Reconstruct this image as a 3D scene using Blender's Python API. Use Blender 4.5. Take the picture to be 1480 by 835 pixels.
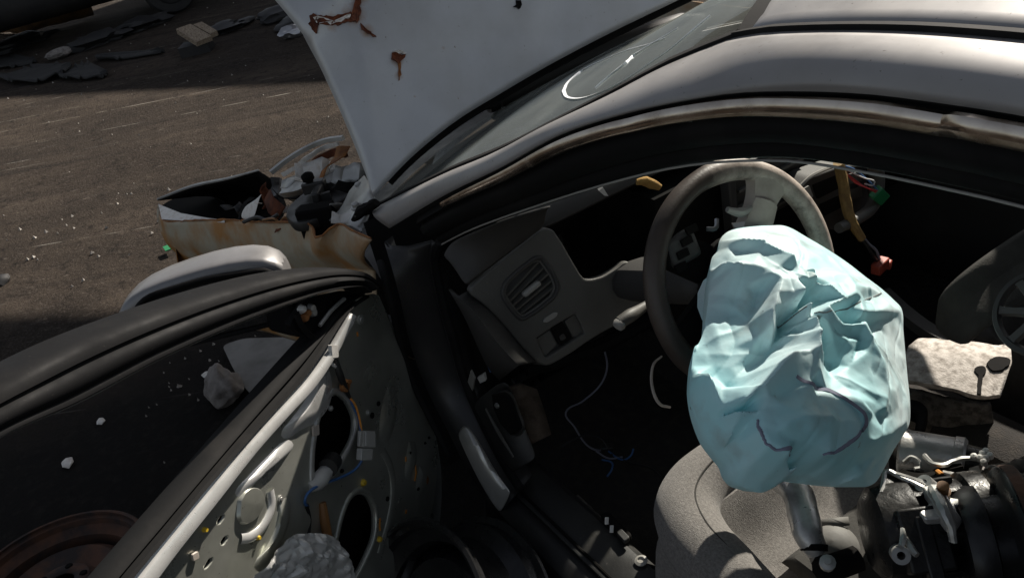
import bpy, bmesh, math, random
import numpy as np
from mathutils import Vector, Matrix, noise
R = math.radians
for o in list(bpy.data.objects): bpy.data.objects.remove(o)
sc = bpy.context.scene; C = sc.collection
# ---------------------------------------------------------------- camera
cd = bpy.data.cameras.new('camera'); cd.sensor_width = 36; cd.lens = 30.865; cd.clip_start = .02; cd.clip_end = 2000
cam = bpy.data.objects.new('camera', cd); C.objects.link(cam)
cam.matrix_world = Matrix.Translation((-1.577,1.271,1.689)) @ Matrix([[-0.53164, 0.336097, -0.77743], [-0.822676, -0.423182, 0.379632], [-0.201402, 0.841401, 0.501479]]).to_4x4()
sc.camera = cam
# ---------------------------------------------------------------- sky, sun, exposure
SUN = Vector((.290, -.762, .579)).normalized()
w = bpy.data.worlds.new('World'); sc.world = w; w.use_nodes = True
nt = w.node_tree; sk = nt.nodes.new('ShaderNodeTexSky'); sk.sky_type = 'NISHITA'; sk.sun_disc = False
sk.sun_elevation = math.asin(SUN.z); sk.sun_rotation = math.atan2(SUN.x, SUN.y); sk.dust_density = 1.2; sk.air_density = 1.0
bg = nt.nodes['Background']; bg.inputs[1].default_value = .05
hs = nt.nodes.new('ShaderNodeHueSaturation'); hs.inputs['Saturation'].default_value = .45; nt.links.new(sk.outputs[0], hs.inputs['Color']); nt.links.new(hs.outputs[0], bg.inputs[0])
sl = bpy.data.lights.new('sun', 'SUN'); sl.energy = 5.0; sl.angle = R(.6); sl.color = (1, .92, .82)
so = bpy.data.objects.new('sun', sl); C.objects.link(so); so.rotation_euler = SUN.to_track_quat('Z', 'Y').to_euler(); so.location = (0, 0, 8)
sc.view_settings.view_transform = 'Standard'; sc.view_settings.look = 'None'; sc.view_settings.gamma = 1
sc.view_settings.exposure = .78; sc.view_settings.use_curve_mapping = False
sc.render.engine = 'CYCLES'
rnd = random.Random(7)

# ---------------------------------------------------------------- materials
M = {}
def mat(name, col, rough=.5, metal=0., col2=None, ns=8., nd=6., lo=.4, hi=.65, bump=0., bs=60., spec=.5, coat=0., rvar=0., stretch=None, sheen=0., speck=None):
    m = bpy.data.materials.new(name); m.use_nodes = True; M[name] = m
    n, l = m.node_tree.nodes, m.node_tree.links; b = n['Principled BSDF']
    b.inputs['Base Color'].default_value = (*col, 1); b.inputs['Roughness'].default_value = rough; b.inputs['Metallic'].default_value = metal
    b.inputs['Specular IOR Level'].default_value = spec; b.inputs['Coat Weight'].default_value = coat; b.inputs['Coat Roughness'].default_value = .12
    if sheen: b.inputs['Sheen Weight'].default_value = sheen
    tc = n.new('ShaderNodeTexCoord'); vec = tc.outputs['Object']
    if stretch:
        mp = n.new('ShaderNodeMapping'); mp.inputs['Scale'].default_value = stretch; l.new(vec, mp.inputs[0]); vec = mp.outputs[0]
    def nz(scale, det, rough_=.6):
        t = n.new('ShaderNodeTexNoise'); t.inputs['Scale'].default_value = scale; t.inputs['Detail'].default_value = det; t.inputs['Roughness'].default_value = rough_
        l.new(vec, t.inputs['Vector']); return t.outputs[0]
    if col2:
        f = nz(ns, nd); r = n.new('ShaderNodeMapRange'); r.inputs[1].default_value = lo; r.inputs[2].default_value = hi; l.new(f, r.inputs[0])
        mx = n.new('ShaderNodeMix'); mx.data_type = 'RGBA'; mx.inputs[6].default_value = (*col, 1); mx.inputs[7].default_value = (*col2, 1)
        l.new(r.outputs[0], mx.inputs[0]); l.new(mx.outputs[2], b.inputs['Base Color']); m['mix'] = mx.name
    if speck:
        cs, ss, sl_, sh_ = speck; f = nz(ss, 3, .7); r = n.new('ShaderNodeMapRange'); r.inputs[1].default_value = sl_; r.inputs[2].default_value = sh_; l.new(f, r.inputs[0])
        m2 = n.new('ShaderNodeMix'); m2.data_type = 'RGBA'; m2.inputs[7].default_value = (*cs, 1); l.new(r.outputs[0], m2.inputs[0])
        if col2: l.new(mx.outputs[2], m2.inputs[6])
        else: m2.inputs[6].default_value = (*col, 1)
        l.new(m2.outputs[2], b.inputs['Base Color'])
    if rvar:
        f = nz(ns * 1.7 + 3, 5); r = n.new('ShaderNodeMapRange'); r.inputs[1].default_value = .3; r.inputs[2].default_value = .7
        r.inputs[3].default_value = max(.02, rough - rvar); r.inputs[4].default_value = min(1, rough + rvar); l.new(f, r.inputs[0]); l.new(r.outputs[0], b.inputs['Roughness'])
    if bump:
        f = nz(bs, 5); bp = n.new('ShaderNodeBump'); bp.inputs['Strength'].default_value = bump; bp.inputs['Distance'].default_value = .004
        l.new(f, bp.inputs['Height']); l.new(bp.outputs[0], b.inputs['Normal'])
    return m
def rust_or_light_spots(m, pts, col):
    n, l = m.node_tree.nodes, m.node_tree.links; b = n['Principled BSDF']; src = b.inputs['Base Color'].links[0].from_socket; tc = n.new('ShaderNodeTexCoord'); nz = n.new('ShaderNodeTexNoise'); nz.inputs['Scale'].default_value = 38; nz.inputs['Detail'].default_value = 9; nz.inputs['Roughness'].default_value = .7; l.new(tc.outputs['Object'], nz.inputs['Vector'])
    for p, r0, k in pts:
        d = n.new('ShaderNodeVectorMath'); d.operation = 'DISTANCE'; l.new(tc.outputs['Object'], d.inputs[0]); d.inputs[1].default_value = p
        a = n.new('ShaderNodeMath'); a.operation = 'MULTIPLY_ADD'; l.new(nz.outputs[0], a.inputs[0]); a.inputs[1].default_value = r0 * 1.6; l.new(d.outputs['Value'], a.inputs[2])
        r = n.new('ShaderNodeMapRange'); r.inputs[1].default_value = r0 * 1.75; r.inputs[2].default_value = r0 * 1.0; r.inputs[4].default_value = k; l.new(a.outputs[0], r.inputs[0])
        x = n.new('ShaderNodeMix'); x.data_type = 'RGBA'; l.new(r.outputs[0], x.inputs[0]); l.new(src, x.inputs[6]); x.inputs[7].default_value = (*col, 1); src = x.outputs[2]
    l.new(src, b.inputs['Base Color'])
mat('silver', (.30, .293, .287), .48, .35, (.235, .226, .218), 3.5, 9, .42, .7, rvar=.12, bump=.03, bs=25, spec=.4, coat=.15, speck=((.10, .09, .08), 130, .66, .74))
mat('hood_paint', (.47, .48, .485), .42, .45, (.36, .358, .35), 3, 10, .46, .72, coat=.1, rvar=.12, bump=.04, bs=8, speck=((.22, .19, .16), 90, .68, .76))
rust_or_light_spots(M['hood_paint'], [((0.262,0.691,1.319), .030, .8), ((0.256,0.641,1.311), .026, .7), ((0.251,0.591,1.310), .030, .8), ((0.231,0.582,1.272), .018, .7), ((0.192,0.548,1.204), .020, .75), ((0.178,0.560,1.176), .012, .5), ((0.269,0.558,1.345), .03, .8), ((0.180,0.441,1.197), .006, .6), ((0.181,0.345,1.213), .005, .6), ((0.151,0.547,1.129), .004, .6)], (.30, .16, .065))
mat('fender_paint', (.40, .36, .27), .6, .1, (.36, .17, .045), 5, 9, .42, .62, bump=.12, bs=60, rvar=.15)
mat('mirror_paint', (.20, .197, .20), .42, .4, (.16, .155, .15), 6, 8, .45, .7, rvar=.1, coat=.15, speck=((.1, .09, .08), 140, .68, .76))
mat('rust', (.16, .045, .016), .9, 0, (.07, .02, .01), 40, 6, .4, .65, bump=.5, bs=160)
mat('rust_orange', (.36, .15, .04), .85, 0, (.16, .06, .02), 30, 6, .35, .65, bump=.3, bs=160)
mat('rust_wheel', (.10, .045, .025), .8, .1, (.03, .022, .02), 14, 7, .4, .62, bump=.35, bs=90)
mat('primer', (.72, .70, .66), .7, 0, (.45, .38, .3), 50, 4, .5, .8)
mat('galvanised', (.46, .46, .44), .40, .55, (.28, .27, .25), 14, 7, .5, .75, bump=.06, bs=40, rvar=.12)
mat('door_metal', (.50, .51, .46), .36, .7, (.34, .35, .30), 5, 9, .42, .7, rvar=.14, bump=.03, bs=30, coat=.2, speck=((.12, .10, .08), 110, .67, .75))
mat('bare_bright', (.76, .76, .74), .32, .5, (.50, .50, .48), 9, 8, .52, .75, rvar=.12, bump=.03, bs=40, speck=((.2, .18, .15), 120, .68, .76))
mat('black_rubber', (.010, .010, .010), .75, 0, (.020, .019, .018), 10, 7, .5, .75, bump=.08, bs=70, spec=.12)
mat('frame_black', (.0075, .0075, .008), .66, 0, (.018, .017, .016), 5, 10, .48, .74, bump=.06, bs=50, spec=.08, rvar=.15, speck=((.06, .056, .05), 150, .68, .78))
mat('chrome', (.50, .44, .38), .2, 1, (.26, .21, .17), 18, 6, .45, .75, rvar=.1, bump=.05, bs=20)
mat('dark_trim', (.022, .022, .021), .48, 0, (.045, .042, .037), 8, 9, .48, .75, bump=.10, bs=320, rvar=.12, speck=((.11, .10, .09), 140, .66, .76))
mat('dash_grey', (.098, .095, .086), .55, 0, (.072, .068, .06), 7, 8, .42, .72, bump=.16, bs=420, speck=((.18, .165, .145), 160, .66, .76))
mat('dash_dark', (.040, .038, .036), .6, 0, (.058, .055, .05), 7, 8, .48, .75, bump=.14, bs=420, speck=((.12, .11, .10), 160, .68, .78))
mat('light_plastic', (.30, .29, .265), .5, 0, bump=.05, bs=300)
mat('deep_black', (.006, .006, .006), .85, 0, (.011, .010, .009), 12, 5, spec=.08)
mat('pillar_paint', (.030, .030, .031), .42, .3, (.05, .047, .043), 7, 9, .46, .72, rvar=.14, bump=.04, bs=20, speck=((.10, .095, .085), 120, .68, .78))
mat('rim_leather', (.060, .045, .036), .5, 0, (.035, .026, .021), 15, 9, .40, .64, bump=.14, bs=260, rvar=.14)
rust_or_light_spots(M['rim_leather'], [((-0.575,0.350,1.053), .055, .75), ((-0.581,0.277,1.038), .075, 1.), ((-0.601,0.219,0.990), .075, 1.), ((-0.628,0.193,0.922), .07, 1.), ((-0.651,0.209,0.868), .06, .9)], (.46, .39, .335))  # sunlight on the rim's top and right, painted in as pale spots
mat('spoke_beige', (.44, .39, .34), .5, 0, (.28, .24, .2), 20, 6, .5, .8, bump=.08, bs=250)
mat('seat_cloth', (.225, .208, .193), .95, 0, (.13, .12, .11), 230, 5, .35, .65, bump=.55, bs=520, sheen=.2)
mat('seat_dark', (.05, .047, .042), .9, 0, (.03, .028, .025), 20, 7, .4, .65, bump=.3, bs=300)
mat('carpet', (.022, .020, .018), .98, 0, (.04, .034, .028), 40, 8, .45, .7, bump=.6, bs=300)
mat('felt', (.47, .44, .40), .98, 0, (.21, .19, .165), 75, 9, .40, .66, bump=.5, bs=240, speck=((.10, .09, .08), 34, .64, .72))
mat('tunnel_felt', (.13, .12, .105), .98, 0, (.05, .045, .04), 60, 8, .42, .6, bump=.7, bs=260)
mat('foam_yellow', (.42, .25, .07), .9, 0, (.28, .15, .04), 40, 5, bump=.5, bs=200)
mat('aluminium', (.56, .55, .53), .36, .6, (.28, .27, .26), 22, 8, .48, .72, bump=.2, bs=90, rvar=.15)
mat('oily_metal', (.035, .034, .033), .36, .5, (.012, .012, .012), 18, 8, .4, .65, bump=.3, bs=80, rvar=.18)
mat('wheel_black', (.020, .020, .021), .3, .35, (.05, .045, .04), 12, 8, .55, .8, bump=.1, bs=80, rvar=.12)
mat('tyre', (.018, .018, .018), .85, 0, (.03, .029, .027), 20, 6, bump=.3, bs=90)
mat('white_plastic', (.62, .61, .58), .5, 0, (.4, .37, .33), 30, 5, .5, .8)
mat('connector_grey', (.42, .42, .40), .45)
mat('green_plastic', (.015, .17, .06), .45)
mat('red_plastic', (.36, .06, .03), .5, 0, (.2, .03, .02), 60, 4)
mat('yellow_plastic', (.62, .42, .03), .5)
mat('harness_tan', (.30, .19, .06), .7, 0, (.2, .12, .04), 50, 5, bump=.4, bs=200)
mat('wire_white', (.55, .55, .55), .45); mat('wire_blue', (.04, .12, .30), .45); mat('wire_orange', (.60, .24, .04), .45)
mat('wire_red', (.40, .03, .03), .45); mat('wire_black', (.012, .012, .012), .5); mat('wire_grey', (.2, .2, .24), .45); mat('tube_brown', (.22, .10, .03), .5)
mat('stone', (.22, .20, .185), .9, 0, (.12, .105, .095), 25, 8, .4, .65, bump=.7, bs=60)
mat('chip_white', (.40, .37, .33), .85, 0, (.22, .2, .18), 30, 5)
mat('chip_bright', (.66, .64, .60), .8, 0, (.45, .42, .39), 30, 5)
mat('scrap_panel', (.20, .195, .185), .7, 0, (.12, .115, .105), 9, 8, .42, .68, bump=.15, bs=40)
mat('mat_rubber', (.018, .018, .018), .85, 0, (.03, .029, .027), 6, 7, bump=.4, bs=90)
mat('wood', (.30, .24, .17), .85, 0, (.14, .10, .07), 12, 7, .4, .65, bump=.4, bs=60, stretch=(1, 8, 8))
mat('orange_paint', (.16, .085, .028), .7, 0, (.05, .03, .015), 6, 8, .4, .62, bump=.3, bs=30)
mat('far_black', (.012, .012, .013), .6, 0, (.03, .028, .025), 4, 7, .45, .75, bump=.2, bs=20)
mat('film', (.62, .62, .60), .28, .25, (.48, .48, .46), 8, 6, .4, .7, bump=.2, bs=40)
mat('insulation', (.13, .10, .075), .95, 0, (.07, .05, .035), 35, 7, bump=.5, bs=120)
mat('headliner', (.10, .095, .085), .95, 0, bump=.2, bs=300)
mat('seam', (.24, .25, .33), .9)
mat('stitch_grey', (.16, .17, .17), .8)
mat('crack_white', (.85, .88, .9), .4)
mat('foil', (.45, .45, .46), .3, .9)

def glass(name, tint, refl):
    m = bpy.data.materials.new(name); m.use_nodes = True; M[name] = m; n, l = m.node_tree.nodes, m.node_tree.links; n.remove(n['Principled BSDF'])
    t = n.new('ShaderNodeBsdfTransparent'); t.inputs[0].default_value = (*tint, 1); g = n.new('ShaderNodeBsdfGlossy'); g.inputs['Roughness'].default_value = .04
    g.inputs[0].default_value = (.92, .96, .94, 1)
    d = n.new('ShaderNodeBsdfDiffuse'); d.inputs[0].default_value = (.50, .54, .50, 1)
    f0 = n.new('ShaderNodeLayerWeight'); f0.inputs[0].default_value = .5; f1 = n.new('ShaderNodeMath'); f1.operation = 'POWER'; l.new(f0.outputs['Facing'], f1.inputs[0]); f1.inputs[1].default_value = 3.5
    f = n.new('ShaderNodeMath'); f.operation = 'MULTIPLY_ADD'; l.new(f1.outputs[0], f.inputs[0]); f.inputs[1].default_value = .92; f.inputs[2].default_value = refl
    mx = n.new('ShaderNodeMixShader'); l.new(f.outputs[0], mx.inputs[0]); l.new(t.outputs[0], mx.inputs[1]); l.new(g.outputs[0], mx.inputs[2])
    tc = n.new('ShaderNodeTexCoord'); nz = n.new('ShaderNodeTexNoise'); nz.inputs['Scale'].default_value = 5; nz.inputs['Detail'].default_value = 8; l.new(tc.outputs['Object'], nz.inputs['Vector'])
    r = n.new('ShaderNodeMapRange'); r.inputs[1].default_value = .35; r.inputs[2].default_value = .8; r.inputs[3].default_value = .08; r.inputs[4].default_value = .24; l.new(nz.outputs[0], r.inputs[0])
    m2 = n.new('ShaderNodeMixShader'); l.new(r.outputs[0], m2.inputs[0]); l.new(mx.outputs[0], m2.inputs[1]); l.new(d.outputs[0], m2.inputs[2])
    l.new(m2.outputs[0], n['Material Output'].inputs[0])
glass('glass', (.95, .975, .96), .05)
# airbag nylon: thin, lets some light through
def airbag_mat():
    m = bpy.data.materials.new('airbag_nylon'); m.use_nodes = True; M['airbag_nylon'] = m; n, l = m.node_tree.nodes, m.node_tree.links; b = n['Principled BSDF']
    b.inputs['Roughness'].default_value = .5; b.inputs['Specular IOR Level'].default_value = .35; b.inputs['Sheen Weight'].default_value = .1
    tc = n.new('ShaderNodeTexCoord')
    def nz(s, d):
        t = n.new('ShaderNodeTexNoise'); t.inputs['Scale'].default_value = s; t.inputs['Detail'].default_value = d; l.new(tc.outputs['Object'], t.inputs['Vector']); return t.outputs[0]
    def rng(x, a, b_):
        r = n.new('ShaderNodeMapRange'); r.inputs[1].default_value = a; r.inputs[2].default_value = b_; l.new(x, r.inputs[0]); return r.outputs[0]
    def mix(f, a, c):
        x = n.new('ShaderNodeMix'); x.data_type = 'RGBA'; l.new(f, x.inputs[0])
        if isinstance(a, tuple): x.inputs[6].default_value = (*a, 1)
        else: l.new(a, x.inputs[6])
        x.inputs[7].default_value = (*c, 1); return x.outputs[2]
    c1 = mix(rng(nz(5, 4), .35, .65), (.48, .79, .84), (.72, .85, .87))
    c2 = mix(rng(nz(13, 10), .56, .74), c1, (.40, .47, .47))
    c3 = mix(rng(nz(60, 8), .69, .78), c2, (.10, .10, .10))
    l.new(c3, b.inputs['Base Color'])
    bp = n.new('ShaderNodeBump'); bp.inputs['Strength'].default_value = .25; bp.inputs['Distance'].default_value = .004; l.new(nz(45, 6), bp.inputs['Height']); l.new(bp.outputs[0], b.inputs['Normal'])
    tr = n.new('ShaderNodeBsdfTranslucent'); tr.inputs[0].default_value = (.40, .82, .88, 1); mx = n.new('ShaderNodeMixShader'); mx.inputs[0].default_value = .16
    l.new(b.outputs[0], mx.inputs[1]); l.new(tr.outputs[0], mx.inputs[2]); l.new(mx.outputs[0], n['Material Output'].inputs[0])
airbag_mat()
# asphalt of the yard: dusty, tyre-streaked, oily shade painted in around the wreck
def road_mat():
    m = bpy.data.materials.new('yard_asphalt'); m.use_nodes = True; M['yard_asphalt'] = m; n, l = m.node_tree.nodes, m.node_tree.links; b = n['Principled BSDF']
    b.inputs['Roughness'].default_value = .95; b.inputs['Specular IOR Level'].default_value = .1
    tc = n.new('ShaderNodeTexCoord'); P = tc.outputs['Object']
    def mp(rot, scale):
        a = n.new('ShaderNodeMapping'); a.vector_type = 'TEXTURE'; a.inputs['Rotation'].default_value = (0, 0, rot); a.inputs['Scale'].default_value = scale; l.new(P, a.inputs[0]); return a.outputs[0]
    def nz(v, s, d, ro=.6):
        t = n.new('ShaderNodeTexNoise'); t.inputs['Scale'].default_value = s; t.inputs['Detail'].default_value = d; t.inputs['Roughness'].default_value = ro; l.new(v, t.inputs['Vector']); return t.outputs[0]
    def rng(x, a, b_, c=0., d=1.):
        r = n.new('ShaderNodeMapRange'); r.inputs[1].default_value = a; r.inputs[2].default_value = b_; r.inputs[3].default_value = c; r.inputs[4].default_value = d; l.new(x, r.inputs[0]); return r.outputs[0]
    def mix(f, a, c):
        x = n.new('ShaderNodeMix'); x.data_type = 'RGBA'; l.new(f, x.inputs[0])
        if isinstance(a, tuple): x.inputs[6].default_value = (*a, 1)
        else: l.new(a, x.inputs[6])
        if isinstance(c, tuple): x.inputs[7].default_value = (*c, 1)
        else: l.new(c, x.inputs[7])
        return x.outputs[2]
    def mul(a, c):
        x = n.new('ShaderNodeMath'); x.operation = 'MULTIPLY'; l.new(a, x.inputs[0]); l.new(c, x.inputs[1]); return x.outputs[0]
    ST = R(55)                                  # the drag marks cross the yard
    s1 = nz(mp(ST, (4, .8, 1)), 1.1, 10, .68); s2 = nz(mp(ST, (6, .22, 1)), 1.1, 8, .66)
    c = mix(rng(s1, .40, .62), (.070, .055, .043), (.032, .025, .020))
    c = mix(rng(s2, .50, .68), c, (.017, .0145, .013))
    c = mix(rng(nz(P, .9, 9, .68), .44, .62), c, (.030, .024, .0195))
    c = mix(rng(nz(P, 90, 6), .50, .80), c, (.105, .087, .073))
    c = mix(rng(nz(P, 11, 9, .72), .52, .66), c, (.020, .0165, .014))
    c = mix(rng(nz(mp(ST, (2, .8, 1)), 24, 8, .7), .60, .70), c, (.12, .10, .085))
    c = mix(mul(rng(nz(mp(ST, (3, .9, 1)), 9, 9, .7), .62, .72), rng(nz(P, 1.4, 4), .46, .6)), c, (.18, .16, .14))
    # scratches scored into the surface
    wv = n.new('ShaderNodeTexNoise'); wv.inputs['Scale'].default_value = 1; wv.inputs['Detail'].default_value = 3; l.new(mp(ST, (14, .035, 1)), wv.inputs['Vector'])
    c = mix(mul(rng(wv.outputs[0], .645, .69), rng(nz(P, 4, 6), .46, .62)), c, (.27, .25, .22))
    # shade round the wreck painted into the ground as an uneven oily stain
    sep = n.new('ShaderNodeSeparateXYZ'); l.new(P, sep.inputs[0])
    off = n.new('ShaderNodeVectorMath'); off.operation = 'DISTANCE'; l.new(P, off.inputs[0]); off.inputs[1].default_value = (.5, 1.3, 0)
    ad = n.new('ShaderNodeMath'); ad.operation = 'MULTIPLY_ADD'; l.new(nz(P, 1.7, 7), ad.inputs[0]); ad.inputs[1].default_value = 1.6; l.new(off.outputs['Value'], ad.inputs[2])
    oil_shade = rng(ad.outputs[0], 2.7, 1.7)
    c = mix(oil_shade, c, mix(rng(nz(P, 22, 8), .5, .75), (.011, .010, .0095), (.024, .021, .019)))
    l.new(c, b.inputs['Base Color'])
    bp = n.new('ShaderNodeBump'); bp.inputs['Strength'].default_value = 1.; bp.inputs['Distance'].default_value = .02; l.new(nz(P, 55, 9, .75), bp.inputs['Height']); l.new(bp.outputs[0], b.inputs['Normal'])
road_mat()

# ---------------------------------------------------------------- geometry helpers
def V3(p): return Vector(p)
def link(name, me, m, parent=None):
    o = bpy.data.objects.new(name, me); C.objects.link(o)
    if m: me.materials.append(M[m])
    if parent: o.parent = parent
    return o
def mk(name, vf, m, parent=None, smooth=True, ang=38):
    v, f = vf; me = bpy.data.meshes.new(name); me.from_pydata([tuple(p) for p in v], [], f); me.validate(); 
    bm = bmesh.new(); bm.from_mesh(me); bmesh.ops.recalc_face_normals(bm, faces=bm.faces); bm.to_mesh(me); bm.free()
    if smooth:
        me.polygons.foreach_set('use_smooth', [True] * len(me.polygons)); me.set_sharp_from_angle(angle=R(ang))
    return link(name, me, m, parent)
def thing(name, label, cat, loc=(0, 0, 0), group=None):
    o = bpy.data.objects.new(name, None); C.objects.link(o); o.location = loc; o.empty_display_size = .1; tag(o, label, cat, group); return o
def tag(o, label, cat, group=None):
    o['label'] = label; o['category'] = cat
    if group: o['group'] = group
    return o
def lab(o, s): o['label'] = s; return o
def solid(o, t, off=-1):
    md = o.modifiers.new('thickness', 'SOLIDIFY'); md.thickness = t; md.offset = off; return o
def subd(o, n=1):
    md = o.modifiers.new('subdivision', 'SUBSURF'); md.levels = n; md.render_levels = n; return o
def bev(o, wd=.003, seg=2):
    md = o.modifiers.new('bevel', 'BEVEL'); md.width = wd; md.segments = seg; md.limit_method = 'ANGLE'; md.angle_limit = R(35); return o
def join(*vfs):
    V, F = [], []
    for v, f in vfs:
        k = len(V); V += [tuple(p) for p in v]; F += [tuple(i + k for i in q) for q in f]
    return V, F
def cr(pts, n):                                   # smooth curve through points, n samples
    P = [Vector(p) for p in pts]; k = len(P) - 1; L = [0]
    for i in range(k): L.append(L[-1] + (P[i + 1] - P[i]).length)
    out = []
    for j in range(n):
        s = L[-1] * j / (n - 1); i = max(0, min(k - 1, next((q for q in range(k) if L[q + 1] >= s - 1e-9), k - 1)))
        t = (s - L[i]) / max(1e-9, L[i + 1] - L[i]); a, b, c, d = P[max(0, i - 1)], P[i], P[i + 1], P[min(k, i + 2)]
        l1 = (c - b).length; m0 = (c - a) * (l1 / max(1e-6, (c - a).length)) if i else (c - b); m1 = (d - b) * (l1 / max(1e-6, (d - b).length)) if i + 2 <= k else (c - b)
        out.append((2*t**3 - 3*t*t + 1)*b + (t**3 - 2*t*t + t)*m0 + (-2*t**3 + 3*t*t)*c + (t**3 - t*t)*m1)
    return out
def loft(rows, closed=False):
    n = len(rows[0]); V = [p for r in rows for p in r]; F = []
    for i in range(len(rows) - 1):
        for j in range(n if closed else n - 1):
            a, b = i * n + j, i * n + (j + 1) % n; F.append((a, b, b + n, a + n))
    return V, F
def tube(path, r, n=8, smooth=0, caps=True):
    P = cr(path, smooth) if smooth else [Vector(p) for p in path]; K = len(P)
    rr = r if hasattr(r, '__len__') else [r] * K
    if len(rr) != K: rr = [float(np.interp(i / (K - 1), np.linspace(0, 1, len(rr)), rr)) for i in range(K)]
    V, F = [], []; ref = None
    for i, p in enumerate(P):
        t = (P[min(K - 1, i + 1)] - P[max(0, i - 1)]).normalized()
        if ref is None: ref = t.orthogonal().normalized()
        ref = (ref - t * ref.dot(t)).normalized(); q = t.cross(ref)
        for j in range(n):
            a = 2 * math.pi * j / n; V.append(p + (ref * math.cos(a) + q * math.sin(a)) * rr[i])
    for i in range(K - 1):
        for j in range(n): a, b = i * n + j, i * n + (j + 1) % n; F.append((a, b, b + n, a + n))
    if caps: F.append(tuple(range(n))[::-1]); F.append(tuple((K - 1) * n + j for j in range(n)))
    return V, F
def sweep(path, prof, side, up=None, smooth=0, closed=True, caps=True, scale=None):
    """profile (a,b) swept: a along 'side', b along side x tangent"""
    P = cr(path, smooth) if smooth else [Vector(p) for p in path]; K = len(P); V, F = [], []; n = len(prof); side = Vector(side)
    for i, p in enumerate(P):
        t = (P[min(K - 1, i + 1)] - P[max(0, i - 1)]).normalized(); s = (side - t * side.dot(t)).normalized(); u = s.cross(t)
        k = float(np.interp(i / (K - 1), np.linspace(0, 1, len(scale)), scale)) if scale else 1
        for a, b in prof: V.append(p + s * a * k + u * b * k)
    for i in range(K - 1):
        for j in range(n if closed else n - 1): a, b = i * n + j, i * n + (j + 1) % n; F.append((a, b, b + n, a + n))
    if closed and caps: F.append(tuple(range(n))[::-1]); F.append(tuple((K - 1) * n + j for j in range(n)))
    return V, F
def basis(ax):
    z = Vector(ax).normalized(); x = z.orthogonal().normalized(); return x, z.cross(x), z
def lathe(prof, c, ax, n=40, closed=False, arc=(0, 2 * math.pi)):
    x, y, z = basis(ax); c = Vector(c); V, F = [], []; m = len(prof); full = abs(arc[1] - arc[0] - 2 * math.pi) < 1e-6; N = n if full else n + 1
    for i in range(N):
        a = arc[0] + (arc[1] - arc[0]) * i / n
        for r, h in prof: V.append(c + (x * math.cos(a) + y * math.sin(a)) * r + z * h)
    for i in range(n):
        for j in range(m if closed else m - 1): a, b = i * m + j, i * m + (j + 1) % m; c2 = ((i + 1) % N) * m; F.append((a, b, c2 + (j + 1) % m, c2 + j))
    return V, F
def box(c, s, ex=(1, 0, 0), ez=(0, 0, 1)):
    ex = Vector(ex).normalized(); ez = Vector(ez); ez = (ez - ex * ez.dot(ex)).normalized(); ey = ez.cross(ex); c = Vector(c)
    V = [c + ex * (i * s[0] / 2) + ey * (j * s[1] / 2) + ez * (k * s[2] / 2) for i in (-1, 1) for j in (-1, 1) for k in (-1, 1)]
    return V, [(0, 1, 3, 2), (4, 6, 7, 5), (0, 4, 5, 1), (2, 3, 7, 6), (0, 2, 6, 4), (1, 5, 7, 3)]
def rounded(poly, r, n=4):                        # round polygon corners (planar 3D polygon)
    P = [Vector(p) for p in poly]; out = []
    for i, p in enumerate(P):
        a, b = P[i - 1], P[(i + 1) % len(P)]; da, db = a - p, b - p; k = min(r, da.length * .45, db.length * .45); p0, p1 = p + da.normalized() * k, p + db.normalized() * k
        for j in range(n + 1): t = j / n; out.append(p0 * (1 - t) ** 2 + p * 2 * t * (1 - t) + p1 * t * t)
    return out
def prism(poly, d):                               # extrude polygon by vector d
    P = [Vector(p) for p in poly]; n = len(P); d = Vector(d); V = P + [p + d for p in P]
    return V, [tuple(range(n))[::-1], tuple(range(n, 2 * n))] + [(i, (i + 1) % n, n + (i + 1) % n, n + i) for i in range(n)]
def plate(name, outer, holes, thick, m, parent, nrm, bevel=.0015, res=6):
    """flat pressed sheet with real holes, filled as a 2D curve then laid on the plane of its outline"""
    O = Vector(outer[0]); ez = Vector(nrm).normalized(); ex = (Vector(outer[1]) - O); ex = (ex - ez * ex.dot(ez)).normalized(); ey = ez.cross(ex)
    cu = bpy.data.curves.new(name, 'CURVE'); cu.dimensions = '2D'; cu.fill_mode = 'BOTH'; cu.extrude = thick / 2; cu.bevel_depth = bevel; cu.bevel_resolution = 1
    for ring in [outer] + holes:
        s = cu.splines.new('POLY'); s.points.add(len(ring) - 1); s.use_cyclic_u = True
        for q, p in zip(s.points, ring): d = Vector(p) - O; q.co = (d.dot(ex), d.dot(ey), 0, 1)
    co = bpy.data.objects.new(name, cu); me = bpy.data.meshes.new_from_object(co); bpy.data.objects.remove(co)
    mw = Matrix((ex, ey, ez)).transposed().to_4x4(); mw.translation = O - ez * thick / 2; me.transform(mw)
    me.polygons.foreach_set('use_smooth', [True] * len(me.polygons)); me.set_sharp_from_angle(angle=R(30)); me.materials.clear()
    me.name = name
    return link(name, me, m, parent)
def rough_up(o, amp, sc_, seed=0):                # uneven the vertices of a mesh
    for v in o.data.vertices: v.co += noise.noise_vector(v.co * sc_ + Vector((seed, seed * 2, 0))) * amp
    return o
def rock(name, c, r, m, seed, sub=3, sq=(1, 1, .7), amp=.35):
    bm = bmesh.new(); bmesh.ops.create_icosphere(bm, subdivisions=sub, radius=1)
    for v in bm.verts:
        k = 1 + amp * noise.noise(v.co * 1.1 + Vector((seed * 3.7, 0, 0))) + amp * .5 * noise.noise(v.co * 2.7 + Vector((0, seed, 0))); v.co = Vector((v.co.x * sq[0], v.co.y * sq[1], v.co.z * sq[2])) * k * r
    me = bpy.data.meshes.new(name); bm.to_mesh(me); bm.free(); me.polygons.foreach_set('use_smooth', [True] * len(me.polygons)); me.set_sharp_from_angle(angle=R(30))
    o = link(name, me, m); o.location = c; return o
def lerp(a, b, t): return Vector(a) * (1 - t) + Vector(b) * t
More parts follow.
